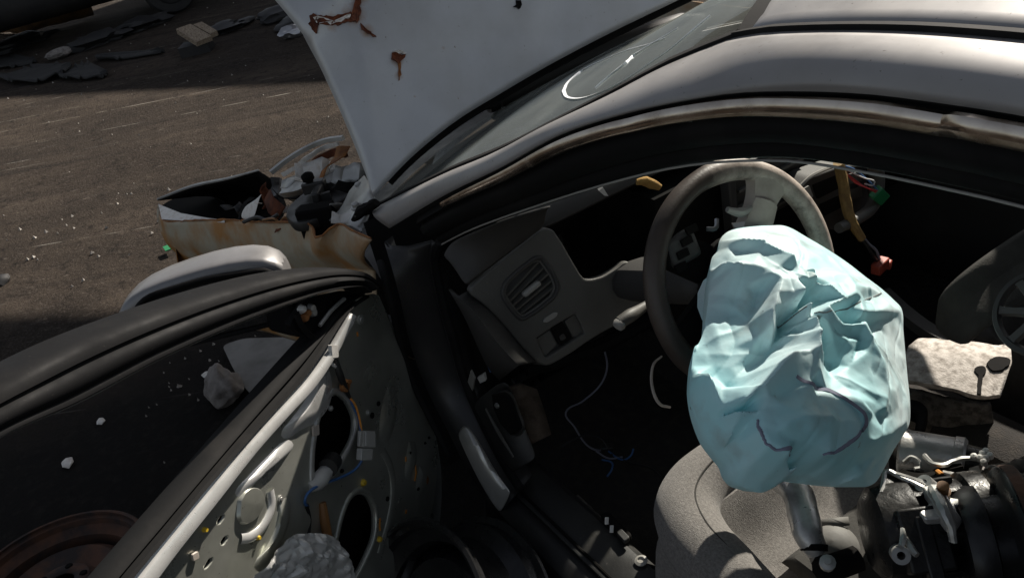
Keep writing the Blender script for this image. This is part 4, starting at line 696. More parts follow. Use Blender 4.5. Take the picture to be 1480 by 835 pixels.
# ---- the spent airbag hanging from the wheel: creased nylon, thin and hollow
def build_airbag():
    outl = [(-0.650,0.451,0.977),(-0.637,0.433,0.984),(-0.630,0.412,0.986),(-0.627,0.387,0.982),(-0.631,0.359,0.974),(-0.638,0.324,0.962),(-0.647,0.294,0.950),(-0.672,0.273,0.927),(-0.700,0.253,0.902),(-0.727,0.238,0.879),(-0.750,0.229,0.860),(-0.772,0.219,0.841),(-0.792,0.214,0.825),(-0.809,0.214,0.811),(-0.836,0.245,0.797),(-0.864,0.277,0.782),(-0.891,0.308,0.767),(-0.917,0.337,0.753),(-0.940,0.369,0.742),(-0.950,0.401,0.740),(-0.958,0.430,0.739),(-0.969,0.462,0.737),(-0.978,0.491,0.736),(-0.979,0.506,0.738),(-0.977,0.518,0.742),(-0.967,0.545,0.755),(-0.955,0.573,0.769),(-0.944,0.601,0.783),(-0.933,0.624,0.795),(-0.934,0.646,0.799),(-0.932,0.667,0.804),(-0.924,0.679,0.813),(-0.915,0.688,0.821),(-0.904,0.689,0.830),(-0.891,0.684,0.838),(-0.875,0.686,0.851),(-0.859,0.686,0.864),(-0.840,0.680,0.877),(-0.820,0.671,0.890),(-0.806,0.662,0.899),(-0.794,0.652,0.906),(-0.775,0.630,0.916),(-0.756,0.606,0.926),(-0.754,0.596,0.926),(-0.744,0.577,0.930),(-0.731,0.559,0.936),(-0.712,0.535,0.946),(-0.693,0.513,0.957),(-0.674,0.492,0.967),(-0.657,0.470,0.976)]
    # folds: each a line of points with its height above the plane of the bag (metres)
    folds = [
     [(-0.669,0.475,0.992),(-0.706,0.490,1.003),(-0.727,0.480,1.002),(-0.743,0.466,0.995),(-0.760,0.458,0.989),(-0.776,0.458,0.989),(-0.790,0.462,0.987),(-0.806,0.485,0.983),(-0.821,0.506,0.976),(-0.828,0.517,0.967),(-0.832,0.521,0.954)],
     [(-0.668,0.445,0.987),(-0.689,0.440,0.982),(-0.707,0.422,0.974),(-0.724,0.407,0.965),(-0.747,0.405,0.964)],
     [(-0.649,0.448,0.990),(-0.689,0.431,1.005),(-0.728,0.420,1.010),(-0.772,0.410,0.999),(-0.795,0.392,0.974)],
     [(-0.778,0.429,0.978),(-0.801,0.436,0.978),(-0.827,0.447,0.977),(-0.844,0.453,0.973),(-0.867,0.472,0.967),(-0.889,0.489,0.958),(-0.905,0.504,0.948),(-0.903,0.505,0.938),(-0.889,0.506,0.928)],
     [(-0.801,0.486,0.914),(-0.801,0.461,0.918),(-0.802,0.441,0.921),(-0.804,0.427,0.925),(-0.810,0.418,0.931)],
     [(-0.756,0.403,0.949),(-0.757,0.404,0.927),(-0.771,0.413,0.915),(-0.781,0.439,0.912)],
     [(-0.838,0.507,0.935),(-0.840,0.483,0.937),(-0.843,0.464,0.939),(-0.849,0.460,0.946)],
     [(-0.833,0.453,0.940),(-0.844,0.428,0.931),(-0.844,0.385,0.919),(-0.836,0.338,0.904),(-0.808,0.263,0.866)],
     [(-0.857,0.437,0.956),(-0.854,0.411,0.949),(-0.846,0.368,0.935),(-0.824,0.313,0.911)],
     [(-0.803,0.402,0.974),(-0.831,0.406,0.965),(-0.851,0.398,0.945)],
     [(-0.807,0.335,0.938),(-0.834,0.353,0.937),(-0.847,0.360,0.924),(-0.870,0.384,0.919),(-0.878,0.387,0.910)],
     [(-0.866,0.454,0.936),(-0.874,0.430,0.929),(-0.881,0.394,0.913),(-0.865,0.371,0.913),(-0.858,0.326,0.889),(-0.826,0.238,0.828)],
     [(-0.841,0.423,0.896),(-0.848,0.395,0.886),(-0.858,0.365,0.877),(-0.853,0.324,0.868),(-0.833,0.259,0.830)],
     [(-0.883,0.408,0.894),(-0.895,0.432,0.894),(-0.891,0.459,0.890),(-0.887,0.472,0.883)],
     [(-0.903,0.663,0.931),(-0.907,0.646,0.941),(-0.908,0.623,0.948),(-0.906,0.603,0.954),(-0.903,0.580,0.960),(-0.897,0.549,0.959),(-0.898,0.521,0.945),(-0.904,0.514,0.939),(-0.914,0.523,0.921),(-0.915,0.545,0.916),(-0.914,0.573,0.918),(-0.913,0.606,0.921)],
     [(-0.837,0.630,0.910),(-0.837,0.598,0.908),(-0.834,0.557,0.907),(-0.827,0.530,0.911),(-0.817,0.505,0.914),(-0.822,0.485,0.910),(-0.844,0.467,0.906)],
     [(-0.756,0.563,0.942),(-0.784,0.583,0.929),(-0.805,0.589,0.918),(-0.796,0.565,0.925),(-0.783,0.527,0.935),(-0.770,0.489,0.946),(-0.762,0.468,0.957)],
     [(-0.772,0.616,0.937),(-0.802,0.633,0.941),(-0.826,0.646,0.942),(-0.851,0.658,0.933),(-0.874,0.668,0.917)],
     [(-0.764,0.594,0.926),(-0.797,0.610,0.916),(-0.824,0.620,0.902),(-0.837,0.618,0.895)],
     [(-0.905,0.662,0.929),(-0.919,0.674,0.921),(-0.928,0.681,0.903),(-0.935,0.680,0.874),(-0.935,0.670,0.823)],
     [(-0.869,0.694,0.878),(-0.891,0.692,0.893),(-0.898,0.674,0.892),(-0.902,0.666,0.887)],
     [(-0.843,0.683,0.891),(-0.865,0.674,0.897),(-0.875,0.658,0.895),(-0.880,0.648,0.897)],
     [(-0.897,0.689,0.855),(-0.913,0.683,0.874),(-0.924,0.676,0.881)],
     [(-0.916,0.639,0.921),(-0.937,0.664,0.914),(-0.955,0.667,0.905),(-0.975,0.652,0.891),(-0.985,0.630,0.879),(-0.992,0.595,0.867),(-0.989,0.549,0.856),(-0.980,0.518,0.862),(-0.969,0.507,0.868),(-0.948,0.518,0.882),(-0.928,0.526,0.890),(-0.909,0.537,0.898)],
     [(-0.955,0.631,0.918),(-0.962,0.602,0.915),(-0.970,0.567,0.898)],
     [(-0.942,0.641,0.828),(-0.970,0.640,0.851),(-0.983,0.615,0.857),(-0.989,0.577,0.850),(-0.987,0.528,0.829),(-0.975,0.467,0.802),(-0.947,0.386,0.760)],
     [(-0.935,0.632,0.807),(-0.957,0.614,0.812),(-0.971,0.584,0.811),(-0.978,0.538,0.797),(-0.971,0.478,0.776),(-0.960,0.429,0.758)],
     [(-0.876,0.482,0.893),(-0.905,0.496,0.886),(-0.926,0.494,0.877),(-0.953,0.491,0.868),(-0.968,0.487,0.852)],
     [(-0.901,0.398,0.895),(-0.922,0.402,0.871),(-0.943,0.420,0.842),(-0.961,0.452,0.835)],
     [(-0.885,0.420,0.887),(-0.908,0.460,0.885),(-0.927,0.487,0.879)],
     [(-0.960,0.476,0.836),(-0.954,0.436,0.805),(-0.940,0.394,0.787),(-0.922,0.356,0.777)],
     [(-0.975,0.587,0.805),(-0.991,0.568,0.801),(-0.987,0.528,0.781)],
    ]
    O = Vector((-0.818,0.461,0.852)); N = Vector((-.60, -.15, .79)).normalized(); EX = Vector((0, 0, 1)).cross(N).normalized(); EY = N.cross(EX)
    def uv(p): d = Vector(p) - O; return d.dot(EX), d.dot(EY), d.dot(N)
    ol = [uv(p) for p in cr(outl + outl[:1], 421)[:-1]]
    st = .0024; us = [a[0] for a in ol]; vs = [a[1] for a in ol]; u0, v0 = min(us) - .02, min(vs) - .02; nu, nv = int((max(us) - u0 + .02) / st), int((max(vs) - v0 + .02) / st)
    H = np.zeros((nv, nu)); fixed = np.zeros((nv, nu), bool)
    # inside test by rasterising the outline
    inside = np.zeros((nv, nu), bool)
    for j in range(nv):
        y = v0 + j * st; xs_ = []
        for k in range(len(ol)):
            a, b = ol[k - 1], ol[k]
            if (a[1] > y) != (b[1] > y): xs_.append(a[0] + (y - a[1]) / (b[1] - a[1]) * (b[0] - a[0]))
        xs_.sort()
        for a, b in zip(xs_[::2], xs_[1::2]): inside[j, max(0, int((a - u0) / st) + 1):int((b - u0) / st) + 1] = True
    fixed |= ~inside
    for f in folds:
        P = [uv(p) for p in f]
        for a, b in zip(P, P[1:]):
            k = max(2, int(math.hypot(b[0] - a[0], b[1] - a[1]) / st * 1.5))
            for q in range(k + 1):
                t = q / k; i, j = int(round((a[0] + (b[0] - a[0]) * t - u0) / st)), int(round((a[1] + (b[1] - a[1]) * t - v0) / st))
                if 0 <= i < nu and 0 <= j < nv and inside[j, i]: H[j, i] = a[2] + (b[2] - a[2]) * t; fixed[j, i] = True
    free = ~fixed; H[free] = .05
    for it in range(1200):
        S = .25 * (np.roll(H, 1, 0) + np.roll(H, -1, 0) + np.roll(H, 1, 1) + np.roll(H, -1, 1)); H[free] = H[free] + 1.0 * (S - H)[free]
    # taut flat facets between the folds: triangulate the fold lines, heights linear inside each triangle
    from mathutils.geometry import delaunay_2d_cdt
    pv, ph, pe = [], [], []
    for k, a in enumerate(ol[::7]): pv.append(Vector((a[0], a[1]))); ph.append(0.)
    nb0 = len(pv); pe += [(k, (k + 1) % nb0) for k in range(nb0)]
    for f in folds:
        P = [uv(p) for p in f]; last = None
        for a in P:
            pv.append(Vector((a[0], a[1]))); ph.append(a[2])
            if last is not None: pe.append((last, len(pv) - 1))
            last = len(pv) - 1
    r9 = random.Random(21)
    taken = []
    for k in range(900):                                    # small random crush points between the folds
        i_, j_ = r9.randrange(8, nu - 8), r9.randrange(8, nv - 8)
        if inside[j_ - 5:j_ + 6, i_ - 5:i_ + 6].all() and not fixed[j_ - 3:j_ + 4, i_ - 3:i_ + 4].any() and all((i_ - a) ** 2 + (j_ - b) ** 2 > 49 for a, b in taken):
            taken.append((i_, j_)); pv.append(Vector((u0 + i_ * st, v0 + j_ * st))); ph.append(H[j_, i_] + r9.uniform(-1, 1) * (.0018 + .0045 * max(0, .4 + noise.noise(Vector((i_ * .022, j_ * .022, 4))))))
    ov, oe, of, ovi, _, _ = delaunay_2d_cdt(pv, pe, [], 0, 1e-5)
    oh = []
    for q, src in zip(ov, ovi):
        if len(src): oh.append(ph[src[0]])
        else: oh.append(H[min(nv - 1, max(0, int(round((q.y - v0) / st)))), min(nu - 1, max(0, int(round((q.x - u0) / st))))])
    Lh = H.copy(); jj, ii = np.mgrid[0:nv, 0:nu]; X = u0 + ii * st; Y = v0 + jj * st
    for t in of:
        a, b, c = (ov[k] for k in t); det = (b.y - c.y) * (a.x - c.x) + (c.x - b.x) * (a.y - c.y)
        if abs(det) < 1e-9: continue
        i0, i1 = int((min(a.x, b.x, c.x) - u0) / st), int((max(a.x, b.x, c.x) - u0) / st) + 2; j0, j1 = int((min(a.y, b.y, c.y) - v0) / st), int((max(a.y, b.y, c.y) - v0) / st) + 2
        i0, j0 = max(0, i0), max(0, j0); x, y = X[j0:j1, i0:i1], Y[j0:j1, i0:i1]
        w1 = ((b.y - c.y) * (x - c.x) + (c.x - b.x) * (y - c.y)) / det; w2 = ((c.y - a.y) * (x - c.x) + (a.x - c.x) * (y - c.y)) / det; w3 = 1 - w1 - w2
        m_ = (w1 >= -1e-6) & (w2 >= -1e-6) & (w3 >= -1e-6); blk = Lh[j0:j1, i0:i1]; blk[m_] = (w1 * oh[t[0]] + w2 * oh[t[1]] + w3 * oh[t[2]])[m_]
    K = np.where(inside, .95 * Lh + .05 * H, 0.)
    for it in range(2):                                   # take the razor edge off the folds
        K = np.where(inside, .5 * K + .125 * (np.roll(K, 1, 0) + np.roll(K, -1, 0) + np.roll(K, 1, 1) + np.roll(K, -1, 1)), 0.)
    def hs(u, v):
        x, y = (u - u0) / st, (v - v0) / st; i, j = int(x), int(y); i = min(max(i, 0), nu - 2); j = min(max(j, 0), nv - 2); a, b = x - i, y - j
        k = (K[j, i] * (1 - a) + K[j, i + 1] * a) * (1 - b) + (K[j + 1, i] * (1 - a) + K[j + 1, i + 1] * a) * b
        return k
    rings, nb = 130, len(ol); V, F = [], []
    def world(u, v, h):
        return O + EX * u + EY * v + N * h
    for r in range(1, rings + 1):
        t = r / rings
        for (a, b, _) in ol:
            u, v = a * t, b * t; h = hs(u, v) if r < rings else 0.
            p = Vector((u, v, 0)); vd = noise.voronoi(Vector((u * 20, v * 26, 3.)))[0]; ve = noise.voronoi(Vector((u * 46 + v * 10, v * 40, 7.)))[0]; mk_ = max(0., min(1., .5 + 1.6 * noise.noise(p * 9))); wv_ = noise.noise_vector(p * 7) * .05; q_ = p + wv_
            wr = .0022 * max(0, 1 - abs(noise.noise(Vector((q_.x * 15 + q_.y * 6, q_.y * 7, 2)))) * 3) ** 3 - .0022 * max(0, 1 - abs(noise.noise(Vector((q_.x * 9, q_.y * 17 - q_.x * 8, 6)))) * 3) ** 3 + .0008 * noise.noise(p * 55)
            V.append(world(u, v, h + (wr * min(1, (1 - t) * 12))))
    V.append(world(0, 0, hs(0, 0)))
    for r in range(rings - 1):
        for k in range(nb): F.append((r * nb + k, r * nb + (k + 1) % nb, (r + 1) * nb + (k + 1) % nb, (r + 1) * nb + k))
    F += [(k, (k + 1) % nb, rings * nb) for k in range(nb)]
    base = len(V); back = 14                              # slack back of the bag, reaching to the hub
    HB = Vector((-.655, .389, .90))
    for r in range(1, back):
        t = 1 - r / back
        for (a, b, _) in ol:
            p = world(a * t, b * t, -.10 * (1 - t * t) ** .5 + .008 * noise.noise(Vector((a * 14, b * 14, t * 2)))); V.append(p)
    V.append(world(0, 0, -.10)); e = (rings - 1) * nb
    for r in range(back - 1):
        s0 = e if r == 0 else base + (r - 1) * nb; s1 = base + r * nb
        for k in range(nb): F.append((s0 + k, s0 + (k + 1) % nb, s1 + (k + 1) % nb, s1 + k))
    s1 = base + (back - 2) * nb; F += [(s1 + k, s1 + (k + 1) % nb, len(V) - 1) for k in range(nb)]
    o = part('airbag', (V, F), 'airbag_nylon', ang=35); lab(o, 'deflated pale teal driver airbag, creased and stained, hanging from the wheel')
    def skin(pts, n, h=.0012):
        out = []
        for p in cr(pts, n): u, v, _ = uv(p); out.append(world(u, v, hs(u, v) + h))
        return out
    ring = [(-.909, .567, .929), (-.92, .549, .911), (-.927, .525, .889), (-.948, .517, .881), (-.963, .512, .872), (-.974, .511, .863), (-.979, .518, .857), (-.986, .54, .857), (-.989, .566, .859), (-.988, .59, .861), (-.98, .603, .86), (-.969, .613, .856), (-.961, .623, .859), (-.957, .634, .867), (-.963, .659, .895), (-.953, .666, .902), (-.943, .665, .907), (-.933, .661, .912), (-.923, .65, .916)]
    for rg in (ring[:11], ring[13:]): part('seam', sweep(skin(rg, 60), [(-.0028, -.0012), (.0028, -.0012), (.0018, .0006), (-.0018, .0006)], tuple(EX)), 'seam', o)
    part('tether_neck', tube([HB + Vector((.02, 0, 0)), lerp(HB, world(-.0, .12, -.03), .6), world(.0, .14, -.02)], [.05, .06, .05], 14, 6), 'airbag_nylon', o)
    for pts in ([(-.843, .455, .944), (-.859, .445, .948), (-.846, .409, .927), (-.851, .374, .922), (-.835, .336, .902), (-.824, .303, .887), (-.802, .255, .86)], [(-.809, .494, .927), (-.814, .474, .93), (-.82, .471, .938), (-.826, .467, .945), (-.837, .462, .957)]):
        part('gathered_stitch', tube(skin(pts, 40, .0005), [.0007 + .0007 * abs(math.sin(k * 1.9)) for k in range(40)], 5), 'stitch_grey', o)
build_airbag()

# ---- driver's door, swung open and stripped to the metal
DN = Vector((-.7966, -.6045, 0)); DT = Vector((-.6045, .7966, 0)); HG = Vector((-.0489, .8632, 0))
def dp(s, n_, z): return HG + DT * s + DN * (.05 + n_) + Vector((0, 0, z))
def build_door():
    # inner panel: pressed sheet with its big access holes
    out = [(-0.091,0.836,0.867),(-0.088,0.832,0.820),(-0.085,0.828,0.745),(-0.080,0.822,0.660),(-0.072,0.811,0.590),(-0.068,0.806,0.518),(-0.074,0.814,0.439),(-0.095,0.841,0.377),(-0.121,0.875,0.338),(-0.153,0.917,0.313),(-0.192,0.969,0.302),(-0.228,1.016,0.291)] + [tuple(dp(a, 0, b)) for a, b in ((.31, .26), (.5, .25), (.8, .25), (1.0, .27), (1.03, .5), (1.02, .872), (.85, .874))] + [(-0.529,1.413,0.878),(-0.491,1.363,0.877),(-0.432,1.286,0.881),(-0.367,1.200,0.882),(-0.310,1.125,0.873),(-0.257,1.055,0.871),(-0.212,0.995,0.876),(-0.159,0.926,0.892),(-0.131,0.889,0.897)]
    h1 = rounded([(-0.232,1.022,0.797),(-0.217,1.002,0.780),(-0.209,0.992,0.749),(-0.208,0.990,0.708),(-0.222,1.009,0.683),(-0.249,1.045,0.676),(-0.281,1.087,0.674),(-0.297,1.107,0.682),(-0.302,1.114,0.707),(-0.281,1.086,0.756),(-0.257,1.055,0.787)], .02)
    h2 = rounded([(-0.250,1.046,0.585),(-0.234,1.025,0.555),(-0.232,1.022,0.507),(-0.249,1.044,0.466),(-0.282,1.088,0.453),(-0.310,1.125,0.452),(-0.328,1.148,0.483),(-0.323,1.142,0.530),(-0.296,1.106,0.568),(-0.272,1.075,0.589)], .02)
    h3 = rounded([(-0.419,1.268,0.649),(-0.366,1.199,0.580),(-0.365,1.198,0.506),(-0.413,1.260,0.494),(-0.478,1.346,0.587),(-0.482,1.352,0.664),(-0.457,1.318,0.675)], .03)
    slots = [rounded([(-0.431,1.284,0.823),(-0.424,1.275,0.825),(-0.419,1.268,0.818),(-0.421,1.271,0.813),(-0.429,1.281,0.812),(-0.433,1.286,0.817)], .004), rounded([(-0.438,1.293,0.791),(-0.431,1.284,0.792),(-0.426,1.277,0.786),(-0.428,1.280,0.780),(-0.436,1.290,0.779),(-0.439,1.295,0.784)], .004), rounded([(-0.464,1.328,0.787),(-0.456,1.316,0.789),(-0.450,1.310,0.783),(-0.453,1.313,0.777),(-0.461,1.324,0.777),(-0.466,1.330,0.781)], .004)]
    d = plate('driver_door', rounded(out, .03), [h1, h2, h3] + slots, .004, 'door_metal', None, DN, .0015); adopt(d); lab(d, 'open driver door stripped to its pressed silver inner panel')
    # the outer skin and black inside seen through the holes
    rows = [[dp(s, -.045 - .075 * math.sin(math.pi * min(1, (.86 - z) / .9)), z) for s in np.linspace(.0, 1.02, 14)] for z in np.linspace(.20, .855, 9)]
    solid(part('outer_skin', loft(rows), 'silver', d), .003)
    part('door_cavity', loft([[dp(s, -.055, z) for s in (.02, .5, 1.0)] for z in (.24, .5, .84)]), 'deep_black', d); solid(d.children[-1], .004)
    for e_ in (cr([dp(.0, -.0, .86), dp(-.03, -.0, .62), dp(-.03, 0, .42), dp(.05, 0, .28), dp(.18, 0, .22)], 24),):
        part('door_edge', loft([[p for p in e_], [p - DN * .10 - DT * .006 for p in e_]]), 'door_metal', d); solid(d.children[-1], .003)
    part('door_edge', loft([[dp(1.02, 0, z) for z in (.22, .6, .88)], [dp(1.02, -.1, z) for z in (.22, .6, .88)]]), 'door_metal', d); solid(d.children[-1], .004)
    # raised ledge along the belt, bright bare pressing
    def strip(a, b, n, bul, name, m, th=.003):
        A, B = cr(a, n), cr(b, n); rows_ = []
        for t, h in bul: rows_.append([lerp(p, q, t) + DN * h for p, q in zip(A, B)])
        return solid(part(name, loft(rows_), m, d), th)
    strip([(-0.161,0.929,0.899),(-0.217,1.002,0.878),(-0.262,1.061,0.874),(-0.313,1.128,0.879),(-0.372,1.207,0.883),(-0.432,1.285,0.883),(-0.487,1.358,0.882),(-0.525,1.407,0.880),(-0.558,1.451,0.876)] + [tuple(dp(1.02, 0, .874))], [(-0.153,0.917,0.874),(-0.208,0.990,0.854),(-0.255,1.052,0.843),(-0.304,1.116,0.849),(-0.364,1.196,0.853),(-0.423,1.274,0.849),(-0.480,1.348,0.848),(-0.518,1.398,0.844),(-0.551,1.442,0.841)] + [tuple(dp(1.02, 0, .845))], 50, [(0, .0), (.05, .016), (.3, .020), (.62, .019), (.9, .008), (1, .002)], 'belt_ledge', 'bare_bright')
    # pressed swages: angled brace near the mirror and the oval boss
    def bead(pts, r, n, name='pressed_bead', m='door_metal', closed=False, hh=.35):
        P = cr(pts + (pts[:1] if closed else []), n); V, F = [], []; k = 9
        for i, p in enumerate(P):
            t = (P[min(n - 1, i + 1)] - P[max(0, i - 1)]).normalized(); s = DN.cross(t).normalized()
            for j in range(k): a = math.pi * j / (k - 1); V.append(p + s * math.cos(a) * r + DN * (.0016 + math.sin(a) * r * hh - (.002 if j in (0, k - 1) else 0)))
        for i in range(n - 1):
            for j in range(k - 1): a = i * k + j; F.append((a, a + 1, a + k + 1, a + k))
        return part(name, (V, F), m, d)
    def pad(pts, h, m, inset=.3, name='pressed_pad'):
        ring = cr(pts + pts[:1], 49)[:-1]; c_ = sum(ring, Vector()) / 48
        V, F = loft([[p + DN * .001 for p in ring], [lerp(p, c_, inset * .5) + DN * h * .62 for p in ring], [lerp(p, c_, inset) + DN * h for p in ring], [lerp(p, c_, .7) + DN * h * 1.02 for p in ring]], closed=True)
        V = list(V) + [c_ + DN * h * 1.02]; F += [(144 + i, 144 + (i + 1) % 48, 192) for i in range(48)]
        return part(name, (V, F), m, d, ang=80)
    pad([(-0.226,1.014,0.870),(-0.218,1.003,0.845),(-0.223,1.010,0.805),(-0.241,1.033,0.783),(-0.267,1.068,0.784),(-0.294,1.104,0.802),(-0.316,1.133,0.815),(-0.320,1.138,0.833),(-0.303,1.116,0.836),(-0.272,1.075,0.839),(-0.247,1.041,0.854)], .010, 'bare_bright', .6)
    pad([(-0.325,1.144,0.821),(-0.310,1.125,0.810),(-0.309,1.123,0.792),(-0.329,1.150,0.794),(-0.356,1.185,0.805),(-0.379,1.215,0.814),(-0.397,1.239,0.816),(-0.400,1.243,0.831),(-0.380,1.216,0.831),(-0.350,1.177,0.826)], .009, 'bare_bright', .62)
    bead([(-0.417,1.266,0.761),(-0.407,1.252,0.746),(-0.393,1.234,0.737),(-0.378,1.214,0.739),(-0.366,1.199,0.750),(-0.361,1.192,0.774)], .009, 26, m='bare_bright', hh=.5)
    pad([(-0.356,1.185,0.737),(-0.344,1.170,0.733),(-0.347,1.173,0.705),(-0.366,1.198,0.682),(-0.389,1.229,0.675),(-0.412,1.259,0.681),(-0.417,1.265,0.700),(-0.392,1.232,0.702),(-0.370,1.203,0.715)], .008, 'door_metal', .45)
    boss = [(-0.401,1.244,0.817),(-0.388,1.227,0.820),(-0.377,1.212,0.808),(-0.370,1.204,0.785),(-0.375,1.210,0.768),(-0.389,1.229,0.761),(-0.405,1.249,0.770),(-0.411,1.258,0.790)]; bc = sum((Vector(p) for p in boss), Vector()) / 8
    ring = cr(boss + boss[:1], 33)[:-1]; V, F = loft([[p + DN * .0 for p in ring], [lerp(p, bc, .12) + DN * .007 for p in ring], [lerp(p, bc, .75) + DN * .009 for p in ring]], closed=True); V = list(V) + [bc + DN * .009]; F += [(64 + i, 64 + (i + 1) % 32, 96) for i in range(32)]
    part('pressed_boss', (V, F), 'door_metal', d)
    for h_, rr in ((h1, .006), (h2, .006)): bead([lerp(p, sum(h_, Vector()) / len(h_), -.10) for p in h_][::3], rr, 60, 'hole_flange', 'galvanised' if h_ is h1 else 'door_metal', True, .7)
    pad([(-0.127,0.883,0.535),(-0.115,0.867,0.510),(-0.125,0.881,0.470),(-0.147,0.910,0.457),(-0.159,0.926,0.480),(-0.143,0.905,0.513)], .006, 'door_metal', .6); pad([(-0.122,0.876,0.457),(-0.110,0.860,0.430),(-0.124,0.880,0.390),(-0.143,0.904,0.400),(-0.145,0.907,0.429)], .006, 'door_metal', .6)
    pad([(-0.130,0.887,0.688),(-0.116,0.869,0.662),(-0.129,0.887,0.615),(-0.167,0.936,0.587),(-0.179,0.952,0.616),(-0.157,0.923,0.664)], .007, 'door_metal', .65)
    bead([(-0.181,0.955,0.590),(-0.178,0.951,0.537),(-0.189,0.965,0.488),(-0.214,0.998,0.451),(-0.252,1.048,0.420)], .010, 26, hh=.3)
    # small fixings: bolts, holes, grommets, paint marks
    for p, r, m_ in zip([(-0.141,0.898,0.858),(-0.179,0.949,0.675),(-0.184,0.956,0.689),(-0.135,0.891,0.511),(-0.121,0.873,0.409),(-0.161,0.925,0.680),(-0.098,0.842,0.483),(-0.086,0.826,0.481),(-0.240,1.029,0.777),(-0.355,1.181,0.742),(-0.261,1.056,0.656),(-0.206,0.984,0.494),(-0.144,0.902,0.420)], (.009, .006, .006, .006, .010, .005, .003, .003, .005, .006, .004, .005, .004), ('galvanised', 'deep_black', 'galvanised', 'deep_black', 'rust_orange', 'deep_black', 'deep_black', 'deep_black', 'galvanised', 'galvanised', 'deep_black', 'deep_black', 'deep_black')):
        part('door_fixing', lathe([(0, .004), (r * .5, .004), (r * .6, .002), (r, .002), (r, -.002)], p, DN, 14), m_, d)
    for p, r in zip([(-0.235,1.023,0.586),(-0.245,1.036,0.448),(-0.401,1.241,0.732),(-0.448,1.303,0.833)], (.007, .006, .004, .004)): lab(part('grommet', lathe([(0, .006), (r * .7, .006), (r, .002), (r, -.002)], p, DN, 14), 'yellow_plastic', d), 'small yellow grommet')
    for a in ([(-0.134,0.887,0.472),(-0.138,0.892,0.456),(-0.146,0.903,0.445)], [(-0.134,0.887,0.494),(-0.135,0.888,0.487)], [(-0.155,0.915,0.845),(-0.157,0.917,0.837)], [(-0.232,1.016,0.482),(-0.238,1.024,0.470),(-0.240,1.026,0.461)], [(-0.147,0.904,0.516),(-0.150,0.908,0.507)], [(-0.181,0.949,0.419),(-0.185,0.954,0.414)]):
        part('paint_mark', sweep(a, [(-.0022, -.001), (.0022, -.001), (.0022, .0004), (-.0022, .0004)], tuple(DN.cross(Vector((0, 0, 1))))), 'wire_orange', d)
    for poly in ([(-0.473,1.334,0.825),(-0.466,1.325,0.820),(-0.468,1.328,0.808),(-0.475,1.337,0.814)], [(-0.279,1.079,0.789),(-0.270,1.066,0.780),(-0.274,1.073,0.763),(-0.284,1.085,0.773)]): q = part('adhesive_pad', prism(rounded(poly, .003), DN * .004), 'white_plastic' if poly[0][2] > .84 else 'spoke_beige', d); bev(q, .001)
    # wiring: plug, leads, regulator boot, brown drain tube
    q = part('wire_plug', join(prism(rounded([(-0.239,0.998,0.704),(-0.220,0.973,0.676),(-0.230,0.986,0.650),(-0.250,1.012,0.680)], .003), DN * .014), prism(rounded([(-0.250,1.013,0.678),(-0.233,0.990,0.652),(-0.241,1.001,0.634),(-0.258,1.024,0.660)], .003), DN * .012), prism([(-0.259,1.000,0.714),(-0.253,0.993,0.706),(-0.262,1.006,0.686),(-0.268,1.013,0.693)], DN * .003), prism([(-0.250,0.989,0.701),(-0.246,0.983,0.695),(-0.254,0.994,0.673),(-0.258,1.000,0.679)], DN * .003)), 'connector_grey', d); bev(q, .0012); lab(q, 'pale grey wire plug hanging on the door')
    part('door_wire', tube([(-0.216,0.985,0.762),(-0.219,0.981,0.745),(-0.225,0.983,0.723),(-0.241,0.991,0.701)], .0022, 6, 24), 'wire_orange', d)
    part('door_wire', tube([(-0.214,0.985,0.758),(-0.220,0.986,0.742),(-0.222,0.985,0.719),(-0.241,0.993,0.702)], .0018, 6, 24), 'wire_blue', d)
    lab(part('door_wire', tube([(-0.259,1.014,0.654),(-0.259,1.025,0.645),(-0.264,1.041,0.645),(-0.281,1.066,0.660),(-0.305,1.098,0.685),(-0.325,1.124,0.703),(-0.334,1.139,0.704),(-0.334,1.146,0.692),(-0.323,1.142,0.672)], .0026, 6, 40), 'wire_blue', d), 'blue lead below the plug')
    part('door_wire', tube([(-0.219,0.985,0.851),(-0.224,0.988,0.830),(-0.222,0.988,0.797),(-0.216,0.985,0.762)], [.005, .007, .006, .003], 7, 20), 'wire_black', d)
    q = part('wire_tag', prism(rounded([(-0.223,0.990,0.889),(-0.214,0.978,0.877),(-0.218,0.984,0.856),(-0.228,0.997,0.867)], .003), DN * .008), 'white_plastic', d)
    part('wire_tag', tube([(-0.231,1.001,0.866),(-0.228,0.996,0.852),(-0.223,0.990,0.840)], .003, 6), 'white_plastic', d)
    q = part('brass_clip', join(lathe([(.006, 0), (.012, .002), (.012, .010), (.006, .011)], (-0.215,0.990,0.793), DN, 12), box((-0.215,0.979,0.790), (.02, .006, .006), DT, DN)), 'rust_orange', d)
    q = part('regulator_boot', tube([(-0.248,1.059,0.674),(-0.280,1.078,0.690),(-0.297,1.097,0.695),(-0.305,1.111,0.695),(-0.313,1.128,0.701)], [.013, .016, .014, .016, .010], 10, 22), 'connector_grey', d); rough_up(q, .0015, 80)
    part('regulator_boot', tube([(-0.269,1.064,0.694),(-0.293,1.082,0.702)], [.017, .018], 12, 4), 'wire_black', d)
    q = part('drain_tube', tube([(-0.309,1.116,0.653),(-0.320,1.125,0.626),(-0.332,1.134,0.597),(-0.352,1.146,0.579),(-0.368,1.168,0.571)], [.007, .009, .009, .008, .006], 8, 30), 'tube_brown', d)
    part('door_wire', tube([(-0.326,1.146,0.680),(-0.325,1.151,0.649),(-0.344,1.169,0.625),(-0.351,1.175,0.601)], .006, 6, 16), 'wire_black', d)
